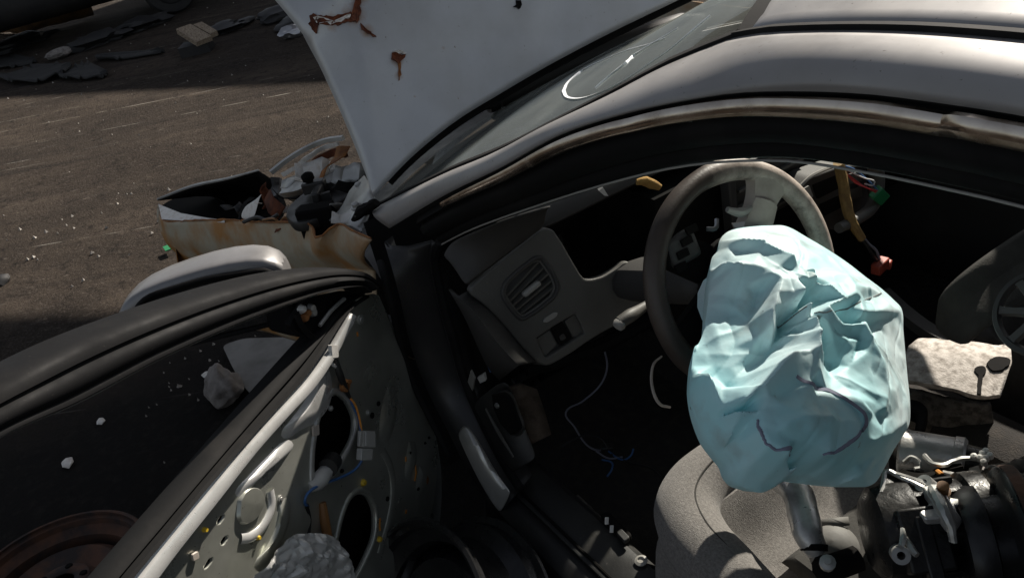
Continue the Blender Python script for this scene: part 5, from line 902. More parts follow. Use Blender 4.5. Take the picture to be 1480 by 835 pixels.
    # black belt weatherstrip and the slot of the window
    strip([(-0.089,0.866,0.890),(-0.136,0.928,0.907),(-0.200,1.013,0.906),(-0.231,1.053,0.907),(-0.325,1.177,0.907),(-0.412,1.292,0.905),(-0.477,1.378,0.904),(-0.525,1.441,0.903),(-0.558,1.485,0.900)] + [tuple(dp(1.02, -.02, .915))], [(-0.122,0.870,0.886),(-0.165,0.927,0.900),(-0.218,0.997,0.888),(-0.264,1.058,0.879),(-0.347,1.167,0.885),(-0.434,1.281,0.888),(-0.488,1.353,0.886),(-0.533,1.412,0.886),(-0.564,1.453,0.883)] + [tuple(dp(1.02, .004, .878))], 50, [(0, -.02), (0, .006), (.2, .012), (.42, .010), (.5, -.006), (.62, -.004), (.7, .012), (.95, .010), (1, 0)], 'belt_weatherstrip', 'black_rubber', .004)
    # window frame: heavy black section arching from the mirror to the rear
    top = [(-0.080,0.822,0.881),(-0.098,0.845,0.921),(-0.126,0.882,0.959),(-0.166,0.934,1.000),(-0.240,1.032,1.061),(-0.331,1.152,1.122),(-0.408,1.253,1.166),(-0.473,1.340,1.198),(-0.526,1.409,1.216),(-0.573,1.471,1.228)] + [tuple(dp(.88, 0, 1.236)), tuple(dp(.95, 0, 1.232)), tuple(dp(1.0, 0, 1.21)), tuple(dp(1.03, 0, 1.15)), tuple(dp(1.04, 0, 1.0)), tuple(dp(1.04, 0, .87))]
    bot = [(-0.130,0.867,0.898),(-0.138,0.879,0.920),(-0.162,0.910,0.944),(-0.188,0.944,0.966),(-0.231,1.001,0.997),(-0.331,1.132,1.058),(-0.424,1.255,1.107),(-0.502,1.358,1.140),(-0.564,1.439,1.174),(-0.610,1.500,1.184)] + [tuple(dp(.89, .012, 1.186)), tuple(dp(.94, .012, 1.178)), tuple(dp(.965, .012, 1.15)), tuple(dp(.975, .012, 1.1)), tuple(dp(.98, .012, 1.0)), tuple(dp(.98, .012, .87))]
    A, B = cr(top, 110), cr(bot, 110)
    prof = [(.0, -.06), (-.02, -.045), (0, -.01), (.06, .004), (.16, .009), (.30, .010), (.36, .0055), (.39, .0055), (.44, .012), (.58, .015), (.74, .012), (.82, .007), (.86, .009), (.95, .009), (1.0, .003), (1.0, -.03), (.8, -.055)]
    fr = part('window_frame', loft([[lerp(p, q, t) + DN * h for p, q in zip(A, B)] for t, h in prof] + [[p + DN * -.06 for p in A]]), 'frame_black', d, ang=50); lab(fr, 'black door window frame arching toward the mirror')
    part('frame_lip', tube([lerp(p, q, 1.02) + DN * .002 for p, q in zip(A, B)][14:], .0009, 5), 'dash_grey', d)
    # triangular mirror sail with its bolts, some still rusty
    sail = rounded([(-0.221,1.040,0.957),(-0.180,0.986,0.969),(-0.114,0.899,0.914),(-0.089,0.866,0.881),(-0.135,0.927,0.893),(-0.193,1.004,0.886)], .01); q = part('mirror_sail', prism(sail, -DN * .012), 'frame_black', d)
    rs = random.Random(5)
    for p, m_ in zip([(-0.206,1.007,0.967),(-0.200,1.000,0.952),(-0.207,1.008,0.950),(-0.192,0.989,0.954),(-0.192,0.989,0.944)], ('white_plastic', 'rust_orange', 'rust_orange', 'galvanised', 'galvanised')): o = part('mirror_bolt', lathe([(0, .008), (.006, .007), (.008, .0), (.008, -.004)], p, DN, 8), m_, d); rough_up(o, .002, 90, rs.random())
    part('sail_rib', tube([(-0.192,0.985,0.914),(-0.169,0.953,0.918),(-0.157,0.933,0.918),(-0.143,0.914,0.915)], .004, 6), 'galvanised', d)
    part('sail_rib', tube([(-0.216,1.020,0.970),(-0.215,1.020,0.949),(-0.211,1.014,0.924),(-0.203,1.004,0.897)], .006, 6), 'frame_black', d)
    # crumpled film left of the vapour barrier
    P0 = cr([(-0.454,1.281,0.709),(-0.440,1.249,0.720),(-0.418,1.217,0.715),(-0.408,1.204,0.715),(-0.383,1.171,0.678),(-0.360,1.140,0.627),(-0.350,1.128,0.563),(-0.358,1.138,0.509)], 70); rows = []
    for t in np.linspace(0, 1, 60):
        r_ = []
        for i, p in enumerate(P0):
            q = p + Vector((0, 0, -.16 * t)) + DT * .02 * t; f_ = Vector((q.x, q.y, q.z)); q += DN * (.030 * math.sin(math.pi * i / 69) * math.sin(math.pi * min(1, t * 1.2 + .15)) + .020 * (lambda w: w[1] - w[0])(noise.voronoi(f_ * 26)[0]) + .008 * (lambda w: w[1] - w[0])(noise.voronoi(f_ * 60)[0])); r_.append(q)
        rows.append(r_)
    o = part('vapour_film', loft(rows), 'film', d, ang=20); lab(o, 'crumpled silvery film bunched in the door')
    # torn black trim hanging at the hinge side
    q = solid(part('torn_trim', loft([[(-0.170,0.923,0.359),(-0.174,0.912,0.345),(-0.153,0.901,0.308)], [(-0.211,0.961,0.361),(-0.214,0.949,0.346),(-0.193,0.937,0.311)], [(-0.261,1.010,0.361),(-0.263,0.996,0.344),(-0.243,0.986,0.310)], [(-0.287,1.044,0.354),(-0.290,1.031,0.337),(-0.269,1.021,0.306)]]), 'dark_trim', d), .004)
build_door()

# ---- door mirror
def build_mirror():
    # shell: sections run from the stem out along -DN; opening faces back (DT)
    MN, MW = Vector((-.90, .43, 0)).normalized(), Vector((.43, .90, 0)).normalized(); c0 = Vector((-.105, .985, 0))
    secs = [(.0, .044, .972, .03), (.03, .062, .976, .045), (.09, .070, .978, .055), (.18, .071, .974, .056), (.26, .066, .970, .050), (.305, .050, .964, .04), (.326, .026, .958, .025)]
    rows = []
    for n_, hz, zc, dpth in secs:
        r = []
        for k in range(20):
            a = 2 * math.pi * k / 20; ca, sa = math.cos(a), math.sin(a); x = (abs(ca) ** .6) * (1 if ca > 0 else -1); z = (abs(sa) ** .62) * (1 if sa > 0 else -1)
            r.append(c0 + MW * n_ + MN * (x * (.018 if x > 0 else dpth * 1.9)) + Vector((0, 0, zc + z * hz)))
        rows.append(r)
    V, F = loft(rows, closed=True); n = 20; F.append(tuple(range(n))[::-1]); F.append(tuple(len(V) - n + j for j in range(n)))
    m = part('door_mirror', (V, F), 'mirror_paint', ang=50); subd(m, 1); lab(m, 'silver door mirror with its dark face turned to the camera')
    cen = c0 + MW * .158 + MN * .0165 + Vector((0, 0, .966))
    mouth = rounded([cen - MW * .135 + Vector((0, 0, -.058)), cen - MW * .14 + Vector((0, 0, .052)), cen - MW * .02 + Vector((0, 0, .064)), cen + MW * .10 + Vector((0, 0, .057)), cen + MW * .148 + Vector((0, 0, .008)), cen + MW * .125 + Vector((0, 0, -.058))], .03)
    part('mirror_mouth', prism(mouth, MN * .003), 'deep_black', m)
    part('mirror_glass', prism([lerp(p, cen, .14) + MN * .004 for p in mouth], MN * .002), 'wheel_black', m)
    part('mirror_rim', tube([p + MN * .003 for p in mouth + mouth[:1]], .0045, 8), 'frame_black', m)
    part('mirror_stem', sweep([HG + DT * .16 + Vector((0, 0, .925)), HG + DT * .155 - DN * .03 + Vector((0, 0, .925)), c0 + MW * .05 + Vector((0, 0, .935))], [(-.04, -.03), (.04, -.03), (.04, .03), (-.04, .03)], (0, 0, 1), smooth=6), 'frame_black', m); bev(m.children[-1], .01)
    # thin bright chin under the shell
    part('mirror_chin', tube(cr([c0 + MW * .004 + MN * .010 + Vector((0, 0, .945)), c0 + MW * .03 + MN * .014 + Vector((0, 0, .912)), c0 + MW * .12 + MN * .014 + Vector((0, 0, .907)), c0 + MW * .25 + MN * .013 + Vector((0, 0, .906))], 20), [.003, .004, .004, .002], 6), 'light_plastic', m)
build_mirror()

# ---- seats
def build_seats():
    def cushion(name, x0, x1, y0, y1, z, m, front=.07):
        nx, ny = 44, 40; V = []; rows = []
        for i in range(nx):
            u = i / (nx - 1); r = []
            for j in range(ny):
                v = j / (ny - 1); x = x0 + (x1 - x0) * u; y = y0 + (y1 - y0) * v
                ed = min(v, 1 - v) * abs(y1 - y0); ef = u * abs(x1 - x0)
                side = 1 - max(0, 1 - ed / .055) ** 2.4; fr = 1 - max(0, 1 - ef / front) ** 2.4
                bol = math.exp(-((ed - .055) / .045) ** 2) + .9 * math.exp(-((ef - .06) / .05) ** 2) - .35 * math.exp(-((ed - .055) / .045) ** 2) * math.exp(-((ef - .06) / .05) ** 2)
                zz = z - .085 + .088 * min(1.12, bol) - .16 * (1 - side) - .18 * (1 - fr) - .012 * math.exp(-((ed - .12) / .008) ** 2) * (ef > .12) + .005 * noise.noise(Vector((x * 9, y * 9, 1))) + .002 * noise.noise(Vector((x * 30, y * 30, 1)))
                cx = max(0, .06 - ef) * max(0, .06 - ed) * 9
                r.append(Vector((x - cx * .5 * (1 if x1 < x0 else -1), y - cx * .5 * (1 if y1 < y0 else -1), zz)))
            rows.append(r)
        o_ = solid(part(name, loft(rows), m), .02)
        ins = [[p + Vector((0, 0, .026 - .012 * (i in (0, 23) or j in (0, 16)))) for j, p in enumerate(r[12:29])] for i, r in enumerate(rows[14:38])]
        solid(part('seat_recess_shade', loft(ins), 'seat_dark', o_), .004, 0); return o_  # dark sheet painting the airbag's shade into the cushion recess
    s = cushion('driver_seat', -.625, -1.22, .700, .13, .530, 'seat_cloth'); lab(s, 'dusty grey cloth driver seat cushion under the airbag')
    part('seat_side', loft([[Vector((x, y, z)) for x in np.linspace(-.70, -1.22, 6)] for y, z in ((.645, .41), (.648, .36), (.63, .29))]), 'seat_dark', s); solid(s.children[-1], .02)
    rows = []
    for t in np.linspace(0, 1, 12): rows.append([Vector((-1.42 - .30 * t + .03 * math.sin(v * math.pi), .13 + .525 * v, .46 + .60 * t)) for v in np.linspace(0, 1, 14)])
    solid(part('seat_back', loft(rows), 'seat_cloth', s), .12)
    bl = part('seat_bolster', tube([(-0.674,0.154,0.505),(-0.656,0.269,0.510),(-0.638,0.371,0.515),(-0.629,0.460,0.520),(-0.635,0.535,0.520),(-0.665,0.592,0.520),(-0.729,0.627,0.520),(-0.805,0.638,0.515),(-0.887,0.649,0.510)], [.052, .054, .055, .056, .057, .058, .058, .057, .056], 18, 60), 'seat_cloth', s)
    for v in bl.data.vertices: v.co.z = .515 + (v.co.z - .515) * .85 + .003 * noise.noise(v.co * 12)
    part('bolster_seam', tube([v + Vector((0, 0, .041)) for v in cr([(-0.651,0.366,0.520),(-0.642,0.455,0.525),(-0.652,0.530,0.525),(-0.682,0.582,0.525),(-0.739,0.613,0.525),(-0.811,0.625,0.520)], 40)], .0016, 5), 'seat_dark', s)
    # seam scratches and a burn hole on the bolster
    for a in ([(-0.736,0.600,0.559),(-0.748,0.600,0.548),(-0.756,0.600,0.535)], [(-0.726,0.600,0.561),(-0.742,0.600,0.557)]): pass
    p = cushion('passenger_seat', -.62, -1.15, -.12, -.64, .50, 'seat_dark'); lab(p, 'dark passenger seat leaning beside the console')
    rows = []
    A = [[(-0.780,0.091,0.703),(-0.800,0.111,0.764),(-0.820,0.091,0.807),(-0.840,0.031,0.839),(-0.860,-0.068,0.862)], [(-0.800,0.107,0.694),(-0.820,0.100,0.735),(-0.840,0.081,0.779),(-0.860,0.021,0.809),(-0.880,-0.080,0.826)], [(-0.860,0.143,0.722),(-0.880,0.139,0.757),(-0.900,0.118,0.782),(-0.920,0.060,0.801),(-0.940,-0.058,0.804)]]
    o = solid(part('seat_back', loft([cr(r, 14) for r in A]), 'seat_dark', p), .03); subd(o, 1)
    # tunnel trim rail between the seats
    part('tunnel_rail', sweep([(-0.472,-0.192,0.500),(-0.553,-0.156,0.500),(-0.630,-0.131,0.500),(-0.683,-0.124,0.500)], [(-.012, -.02), (.012, -.02), (.012, .01), (-.012, .01)], (0, 0, 1), smooth=10), 'dash_dark')
build_seats()

# ---- wiring left hanging in the stripped cabin
def build_wires():
    h = part('wiring_harness', tube([(-0.420,-0.104,0.849),(-0.420,-0.116,0.802),(-0.430,-0.112,0.760),(-0.450,-0.104,0.723),(-0.470,-0.115,0.677)], [.011, .012, .012, .011, .009], 9, 34), 'harness_tan'); lab(h, 'tan taped wiring harness right of the wheel'); rough_up(h, .0012, 70)
    for k, m_ in enumerate(('wire_blue', 'wire_white', 'wire_grey', 'wire_black')): part('harness_wire', tube([(-0.470,-0.110,0.682),(-0.475,-0.122,0.662),(-0.480,-0.133,0.637),(-0.480,-0.152,0.607)] if k % 2 else [(-0.468,-0.122,0.677),(-0.472,-0.135,0.656),(-0.478,-0.150,0.636),(-0.480,-0.161,0.603)], .002 + .0006 * k, 6, 14), m_, h)
    q = part('red_connector', join(box((-0.485,-0.155,0.597), (.022, .045, .024), (1, .2, 0)), box((-0.480,-0.189,0.582), (.014, .018, .02), (1, .4, 0))), 'red_plastic', h); bev(q, .003); rough_up(q, .002, 60)
    g = part('green_connector', prism([(-0.440,-0.186,0.735),(-0.440,-0.220,0.747),(-0.440,-0.248,0.715),(-0.440,-0.216,0.703)], (.016, -.004, .004)), 'green_plastic', h); bev(g, .003); lab(g, 'bright green plug dangling on thin wires')
    for a, m_ in (([(-0.420,-0.112,0.839),(-0.420,-0.147,0.809),(-0.430,-0.174,0.787),(-0.435,-0.199,0.771),(-0.435,-0.195,0.763),(-0.430,-0.174,0.774)], 'wire_white'), ([(-0.420,-0.112,0.833),(-0.420,-0.147,0.796),(-0.430,-0.174,0.767),(-0.440,-0.202,0.748)], 'wire_red'), ([(-0.420,-0.121,0.823),(-0.430,-0.143,0.790),(-0.440,-0.170,0.768),(-0.440,-0.197,0.747)], 'wire_red'), ([(-0.420,-0.108,0.844),(-0.420,-0.156,0.812),(-0.430,-0.187,0.775),(-0.440,-0.202,0.751)], 'wire_blue')): part('harness_wire', tube(a, .0018, 5, 24), m_, h)
    # thin leads lying in the footwell
    f = part('footwell_lead', tube([(-0.158,0.384,0.520),(-0.147,0.377,0.450),(-0.133,0.396,0.400),(-0.107,0.439,0.360),(-0.077,0.474,0.330),(-0.113,0.479,0.310),(-0.171,0.491,0.300),(-0.209,0.487,0.300),(-0.230,0.466,0.300)], .0024, 6, 50), 'wire_grey'); lab(f, 'thin grey lead trailing across the footwell')
    for a, m_ in (([(-0.149,0.547,0.310),(-0.160,0.512,0.320),(-0.182,0.485,0.330),(-0.212,0.471,0.330),(-0.246,0.475,0.320)], 'wire_black'), ([(-0.243,0.475,0.310),(-0.288,0.470,0.310),(-0.291,0.448,0.310),(-0.287,0.435,0.320)], 'wire_blue'), ([(-0.254,0.503,0.310),(-0.277,0.493,0.310),(-0.295,0.507,0.310),(-0.305,0.528,0.310)], 'wire_blue'), ([(-0.255,0.476,0.310),(-0.306,0.464,0.310),(-0.353,0.443,0.310),(-0.404,0.447,0.310),(-0.449,0.467,0.310)], 'wire_black'), ([(-0.222,0.495,0.310),(-0.262,0.489,0.310),(-0.281,0.464,0.310)], 'wire_grey')): part('footwell_lead', tube(a, .0022, 6, 30), m_)
    q = part('lead_plug', box((-0.232,0.470,0.310), (.03, .02, .016), (.6, .7, 0)), 'dark_trim'); bev(q, .003)
    for a in ([(-0.139,0.446,0.340),(-0.152,0.437,0.350),(-0.163,0.431,0.340)], ): pass
    # shiny scraps of metal in the cavity beside the dash end
    for poly, m_ in (([(-0.132,0.720,0.598),(-0.166,0.720,0.645),(-0.175,0.720,0.628),(-0.133,0.720,0.561),(-0.115,0.720,0.547)], 'light_plastic'), ([(-0.167,0.710,0.622),(-0.210,0.710,0.655),(-0.208,0.710,0.636),(-0.174,0.710,0.611)], 'white_plastic'), ([(-0.212,0.700,0.672),(-0.250,0.700,0.698),(-0.248,0.700,0.679),(-0.217,0.700,0.656)], 'wire_blue')): q = part('cavity_clip', prism(poly, (.004, -.006, 0)), m_)
build_wires()

# ================================================================ LOOSE THINGS IN AND AROUND THE WRECK
def build_loads():
    # torn felt-covered console panel
    A = [[(-0.676,0.009,0.560),(-0.678,-0.026,0.560),(-0.730,-0.061,0.560),(-0.777,-0.087,0.560),(-0.809,-0.114,0.560)], [(-0.702,0.056,0.565),(-0.721,0.033,0.570),(-0.773,0.003,0.570),(-0.817,-0.025,0.570),(-0.843,-0.062,0.565)], [(-0.729,0.096,0.555),(-0.761,0.087,0.560),(-0.805,0.070,0.560),(-0.861,0.051,0.560),(-0.878,0.021,0.555)], [(-0.727,0.094,0.546),(-0.758,0.083,0.548),(-0.804,0.067,0.548),(-0.858,0.047,0.548),(-0.875,0.020,0.546)]]
    o = mk('console_panel', loft([cr(r, 26) for r in A]), 'felt'); solid(o, .009); rough_up(o, .004, 38); tag(o, 'torn felt-backed grey panel lying on the tunnel right of the airbag', 'panel')
    rows2 = None
    from mathutils.bvhtree import BVHTree
    bv_ = BVHTree.FromPolygons([v.co for v in o.data.vertices], [tuple(p.vertices) for p in o.data.polygons])
    for nm, pts in (('punched_hole', [(-0.820,-0.022,0.570),(-0.817,-0.039,0.570),(-0.820,-0.056,0.570),(-0.833,-0.065,0.570),(-0.845,-0.055,0.570),(-0.847,-0.031,0.570),(-0.839,-0.013,0.570)]), ('slit', [(-0.827,0.011,0.570),(-0.827,0.001,0.570),(-0.849,0.036,0.570),(-0.865,0.064,0.570),(-0.859,0.064,0.570)]), ('frayed_edge', [(-0.814,0.006,0.570),(-0.815,-0.005,0.570),(-0.822,-0.012,0.570),(-0.833,0.001,0.570),(-0.830,0.014,0.570)])):
        ring = [bv_.find_nearest(p)[0] + Vector((0, 0, .0035)) for p in cr(pts + pts[:1], 25)[:-1]]; mk(nm, prism(ring, (0, 0, -.004)), 'deep_black', o)
    # tunnel below it with dark felt, bracket frame
    o = part('tunnel_cover', loft([cr(r, 16) for r in [[(-0.708,0.062,0.500),(-0.749,0.048,0.500),(-0.808,0.028,0.500),(-0.845,-0.006,0.490)], [(-0.714,0.056,0.450),(-0.759,0.048,0.460),(-0.808,0.024,0.460),(-0.848,-0.013,0.450)], [(-0.730,0.085,0.420),(-0.776,0.070,0.420),(-0.824,0.045,0.420),(-0.861,0.015,0.410)]]]), 'tunnel_felt'); solid(o, .01); rough_up(o, .004, 50)
    q = part('seat_belt_buckle', prism(rounded([(-0.745,0.113,0.530),(-0.771,0.100,0.530),(-0.796,0.110,0.530),(-0.827,0.170,0.530),(-0.815,0.177,0.530),(-0.787,0.130,0.530),(-0.762,0.136,0.530)], .01), (0, 0, -.03)), 'deep_black'); bev(q, .004)
    # bare aluminium housing (starter body) on the seat
    o = thing('starter_motor', 'dull aluminium cylinder lying behind the pile on the driver seat', 'engine part', (-0.900,0.243,0.550))
    def sub(name, vf, m, root, **k):
        q = mk(name, vf, m, None, **k); q.parent = root; q.matrix_parent_inverse = Matrix.Translation(-root.location); return q
    a, b = Vector((-0.875,0.301,0.600)), Vector((-0.958,0.256,0.600)); ax = (b - a).normalized(); L = (b - a).length
    sub('cylinder_body', lathe([(0, 0), (.034, 0), (.038, .004), (.038, L * .85), (.040, L * .86), (.040, L), (.036, L + .004), (0, L + .004)], a, ax, 36), 'aluminium', o)
    sub('end_cap', lathe([(0, 0), (.03, .0), (.028, .02), (0, .025)], b + ax * .004, ax, 24), 'oily_metal', o)
    # the pile: an alternator / compressor with brackets and pulley, black and oily
    c = thing('engine_compressor', 'black oily engine compressor with ribbed pulley piled on the driver seat', 'engine part', (-0.968,0.355,0.520))
    P0, P1 = Vector((-0.993,0.518,0.660)), Vector((-1.077,0.393,0.660)); ax = (P1 - P0).normalized(); L = (P1 - P0).length
    sub('housing', lathe([(0, -.012), (.050, -.012), (.066, .0), (.070, .02), (.070, .05), (.062, .055), (.062, .12), (.070, .125), (.070, .15), (.05, .16), (0, .16)], P0 + ax * .005, ax, 40), 'oily_metal', c)
    for k in range(14):
        a = 2 * math.pi * k / 14; x, y, z = basis(ax); p = P0 + ax * .085 + (x * math.cos(a) + y * math.sin(a)) * .064; q = sub('cooling_fin', box(p, (.062, .006, .012), ax, x * math.cos(a) + y * math.sin(a)), 'oily_metal', c)
    def puls(name, h0, prof, m, n=56): return sub(name, lathe(prof, P0 + ax * h0, ax, n), m, c)
    rib = [(.02, .0), (.070, .0), (.074, .004)]
    for k in range(6): rib += [(.074, .006 + .005 * k), (.069, .0085 + .005 * k)]
    rib += [(.076, .038), (.078, .042), (.070, .044), (.060, .040), (.02, .040)]
    puls('pulley', .175, rib, 'wheel_black')
    puls('clutch_plate', .222, [(0, .006), (.02, .008), (.022, .0), (.05, .0), (.056, .004), (.058, .0), (.03, -.006)], 'oily_metal')
    # mounting lugs with bolt eyes, brackets, pipes
    def eye(u, z, r, axd, m='aluminium', ln=.02): q = sub('bolt_eye', lathe([(r * .45, -ln / 2), (r, -ln / 2), (r, ln / 2), (r * .45, ln / 2)], u, axd, 20, closed=True), m, c); return q
    eye(Vector((-1.021,0.440,0.720)), 0, .013, (.3, .5, .8)); eye(Vector((-1.060,0.550,0.700)), 0, .012, (-.5, .5, .6), 'galvanised', .03)
    q = sub('mount_bracket', prism(rounded([Vector(p) for p in [(-1.051,0.500,0.735),(-1.050,0.473,0.735),(-1.068,0.451,0.735),(-1.086,0.468,0.735),(-1.076,0.489,0.735),(-1.064,0.504,0.735)]], .004), (0, 0, -.012)), 'aluminium', c); bev(q, .002)
    q = sub('mount_bracket', sweep([(-1.035,0.451,0.730),(-1.059,0.467,0.735),(-1.080,0.478,0.730),(-1.088,0.477,0.720)], [(-.008, -.012), (.008, -.012), (.010, .010), (-.008, .012)], (0, 0, 1), smooth=10), 'aluminium', c); bev(q, .002)
    q = sub('cover_plate', prism(rounded([Vector(p) for p in [(-0.970,0.467,0.720),(-0.968,0.453,0.720),(-1.023,0.449,0.720),(-1.035,0.474,0.720),(-1.030,0.497,0.720),(-1.000,0.498,0.720),(-0.986,0.494,0.720)]], .006), (0, 0, -.03)), 'oily_metal', c); bev(q, .003)
    sub('plate_edge', tube([(-0.990,0.496,0.724),(-0.975,0.472,0.724),(-0.968,0.456,0.724),(-0.986,0.453,0.724),(-1.009,0.450,0.724),(-1.025,0.449,0.724)], .0035, 6, 20), 'aluminium', c)
    sub('plate_edge', tube([(-0.981,0.453,0.726),(-0.999,0.447,0.726),(-1.016,0.442,0.726),(-1.030,0.443,0.726)], .003, 6, 14), 'aluminium', c)
    q = sub('pipe_flange', prism(rounded([Vector(p) for p in [(-1.060,0.451,0.735),(-1.072,0.443,0.735),(-1.079,0.453,0.735),(-1.070,0.463,0.735)]], .003), (0, 0, -.014)), 'galvanised', c); bev(q, .002)
    q = sub('hose_end', lathe([(0, .012), (.008, .012), (.008, 0), (.011, 0), (.011, -.01)], (-1.054,0.455,0.745), (-.1, .1, 1), 12), 'tube_brown', c)
    q = sub('cable_loom', tube([(-1.039,0.457,0.742),(-1.063,0.477,0.750),(-1.082,0.490,0.748),(-1.096,0.496,0.735),(-1.102,0.500,0.720)], [.006, .008, .007, .005], 8, 20), 'galvanised', c); rough_up(q, .002, 90)
    q = sub('terminal_box', box((-1.066,0.508,0.700), (.06, .085, .03), ax, (-.4, .5, .75)), 'oily_metal', c); bev(q, .004)
    q = sub('terminal_box', box((-1.086,0.520,0.690), (.02, .11, .02), ax, (-.4, .5, .75)), 'oily_metal', c); bev(q, .003)
    for a in ([(-1.049,0.531,0.725),(-1.060,0.544,0.725),(-1.067,0.558,0.725)], [(-1.058,0.537,0.720),(-1.079,0.549,0.720),(-1.086,0.551,0.720)]): sub('bracket_rib', tube(a, [.003, .005, .004], 6, 8), 'galvanised', c)
    # wide stepped drum behind on the right
    d = thing('brake_drum', 'large dark stepped drum at the right edge of the seat pile', 'engine part', (-1.065,0.313,0.550))
    Q0 = Vector((-1.093,0.449,0.660)); qx = (ax + Vector((-.25, -.12, .10))).normalized()
    sub('drum_body', lathe([(.02, -.01), (.075, -.01), (.082, .0), (.084, .02), (.072, .024), (.072, .045), (.098, .05), (.104, .056), (.104, .075), (.092, .08), (.092, .11), (.02, .11)], Q0, qx, 60), 'wheel_black', d)
    sub('rusty_band', lathe([(.1045, .058), (.1052, .062), (.1052, .070), (.1045, .074)], Q0, qx, 60), 'rust_wheel', d)
    # harness bits tangled over the aluminium cylinder
    t = thing('tangled_bracket', 'tangle of thin brackets and clips on top of the aluminium cylinder', 'scrap', (-0.948,0.314,0.600))
    for a, r, m_ in (([(-0.930,0.366,0.655),(-0.933,0.353,0.660),(-0.943,0.351,0.660),(-0.952,0.357,0.655),(-0.950,0.367,0.655)], .003, 'galvanised'), ([(-0.948,0.341,0.665),(-0.967,0.352,0.670),(-0.981,0.346,0.670),(-0.988,0.326,0.670),(-0.997,0.309,0.670),(-1.008,0.299,0.670)], .004, 'galvanised'), ([(-0.940,0.383,0.650),(-0.963,0.387,0.660),(-0.976,0.374,0.660),(-0.983,0.351,0.660),(-0.998,0.323,0.660)], .008, 'deep_black'), ([(-0.990,0.358,0.670),(-0.998,0.354,0.670),(-1.005,0.351,0.670)], .0035, 'primer'), ([(-0.983,0.361,0.670),(-0.992,0.364,0.670)], .004, 'wire_orange')): q = sub('bent_strip', tube(a, r, 6, 22), m_, t); rough_up(q, .0012, 90)
    for p in [(-1.003,0.302,0.672),(-1.010,0.299,0.672),(-1.008,0.289,0.672),(-1.016,0.294,0.672),(-1.019,0.303,0.672),(-1.008,0.281,0.672),(-1.017,0.285,0.672)]: sub('clip_stud', lathe([(0, .006), (.0045, .004), (.005, -.004), (0, -.006)], p, (.1, .2, 1), 8), 'white_plastic', t)
    q = sub('bent_plate', prism([Vector(p) for p in [(-1.005,0.316,0.660),(-1.011,0.302,0.660),(-1.029,0.321,0.660),(-1.026,0.345,0.660),(-1.015,0.335,0.660)]], (0, 0, -.006)), 'spoke_beige', t)
    # black lumps filling the pile
    q = sub('cast_lump', box((-0.947,0.294,0.570), (.12, .16, .06), ax), 'deep_black', t); bev(q, .02, 3)
    # bent aluminium pipe and its grey clamp between seat and airbag
    a = tag(mk('coolant_pipe', tube([(-0.784,0.478,0.600),(-0.816,0.487,0.610),(-0.844,0.503,0.610),(-0.874,0.527,0.610),(-0.899,0.544,0.600),(-0.912,0.545,0.580)], [.026, .026, .024, .024, .023, .018], 16, 30), 'aluminium'), 'bent bare aluminium pipe standing on the seat below the airbag', 'pipe'); rough_up(a, .0015, 40)
    cl = mk('pipe_mouth', lathe([(.0, .0), (.016, .0), (.02, .004), (.021, -.006)], (-0.911,0.548,0.588), (-.5, .5, -.6), 18), 'deep_black', a)
    g = thing('rubber_mount', 'small grey dome mount sitting right of the aluminium pipe', 'engine part', (-0.893,0.476,0.520))
    sub('dome', lathe([(.04, -.03), (.040, .0), (.036, .015), (.026, .028), (.012, .034), (0, .035)], (-0.902,0.495,0.540), (-.2, .3, .9), 28), 'scrap_panel', g)
    sub('fabric_flap', loft([[(-0.865,0.490,0.570),(-0.882,0.478,0.580),(-0.899,0.456,0.580)], [(-0.873,0.494,0.560),(-0.896,0.486,0.575),(-0.906,0.461,0.570)]]), 'scrap_panel', g); solid(g.children[-1], .003)
    sub('mount_bolt', lathe([(0, .008), (.005, .008), (.005, .002), (.012, .0), (.012, -.01), (0, -.01)], (-0.949,0.562,0.600), (-.3, .3, .9), 12), 'galvanised', g)
    q = mk('hose_stub', tube([(-0.929,0.549,0.560),(-0.949,0.548,0.580),(-0.957,0.528,0.580),(-0.962,0.512,0.580)], .02, 10, 12), 'deep_black', g); q.matrix_parent_inverse = Matrix.Translation(-g.location)
    # plastic wheel cover leaning at the right edge
    k = thing('wheel_cover', 'grey spoked plastic wheel cover leaning at the right edge of the cabin', 'wheel cover', (-0.830,-0.139,0.600))
    cc = Vector((-1.050,0.252,0.928)); an = (Vector((-1.577,1.271,1.689)) - cc).normalized(); an = (an + Vector((.35, -.15, .0))).normalized(); RW = .060
    sub('outer_ring', lathe([(RW - .008, -.008), (RW, -.006), (RW + .002, 0), (RW, .005), (RW - .006, .006), (RW - .010, 0)], cc, an, 64, closed=True), 'dash_dark', k)
    bx_, by_, bz_ = basis(an)
    for i in range(7):
        a = 2 * math.pi * i / 7 + .35; dr = bx_ * math.cos(a) + by_ * math.sin(a); sd = bz_.cross(dr)
        q = sub('cover_spoke', loft([[cc + dr * r + sd * w1 * s_ + bz_ * h for s_, h in ((-1, -.006), (-.7, .004), (.7, .004), (1, -.006))] for r, w1 in ((.013, .008), (.032, .006), (.048, .0065), (RW - .003, .011))], closed=True), 'dash_grey', k)
    sub('cover_hub', lathe([(0, .010), (.015, .008), (.019, .0), (.019, -.005)], cc, an, 24), 'dash_grey', k)
    # olive bag corner below the cover
    o = mk('canvas_bundle', loft([cr(r, 8) for r in [[(-1.016,0.247,0.600),(-1.014,0.231,0.620),(-1.022,0.208,0.630),(-1.035,0.187,0.630)], [(-1.028,0.256,0.600),(-1.045,0.264,0.640),(-1.059,0.259,0.660),(-1.071,0.243,0.660)], [(-1.044,0.265,0.600),(-1.064,0.271,0.630),(-1.076,0.265,0.640),(-1.087,0.255,0.640)]]]), 'seat_dark'); solid(o, .01); subd(o, 1); tag(o, 'dark folded canvas corner behind the drum at the right edge', 'fabric')
build_loads()

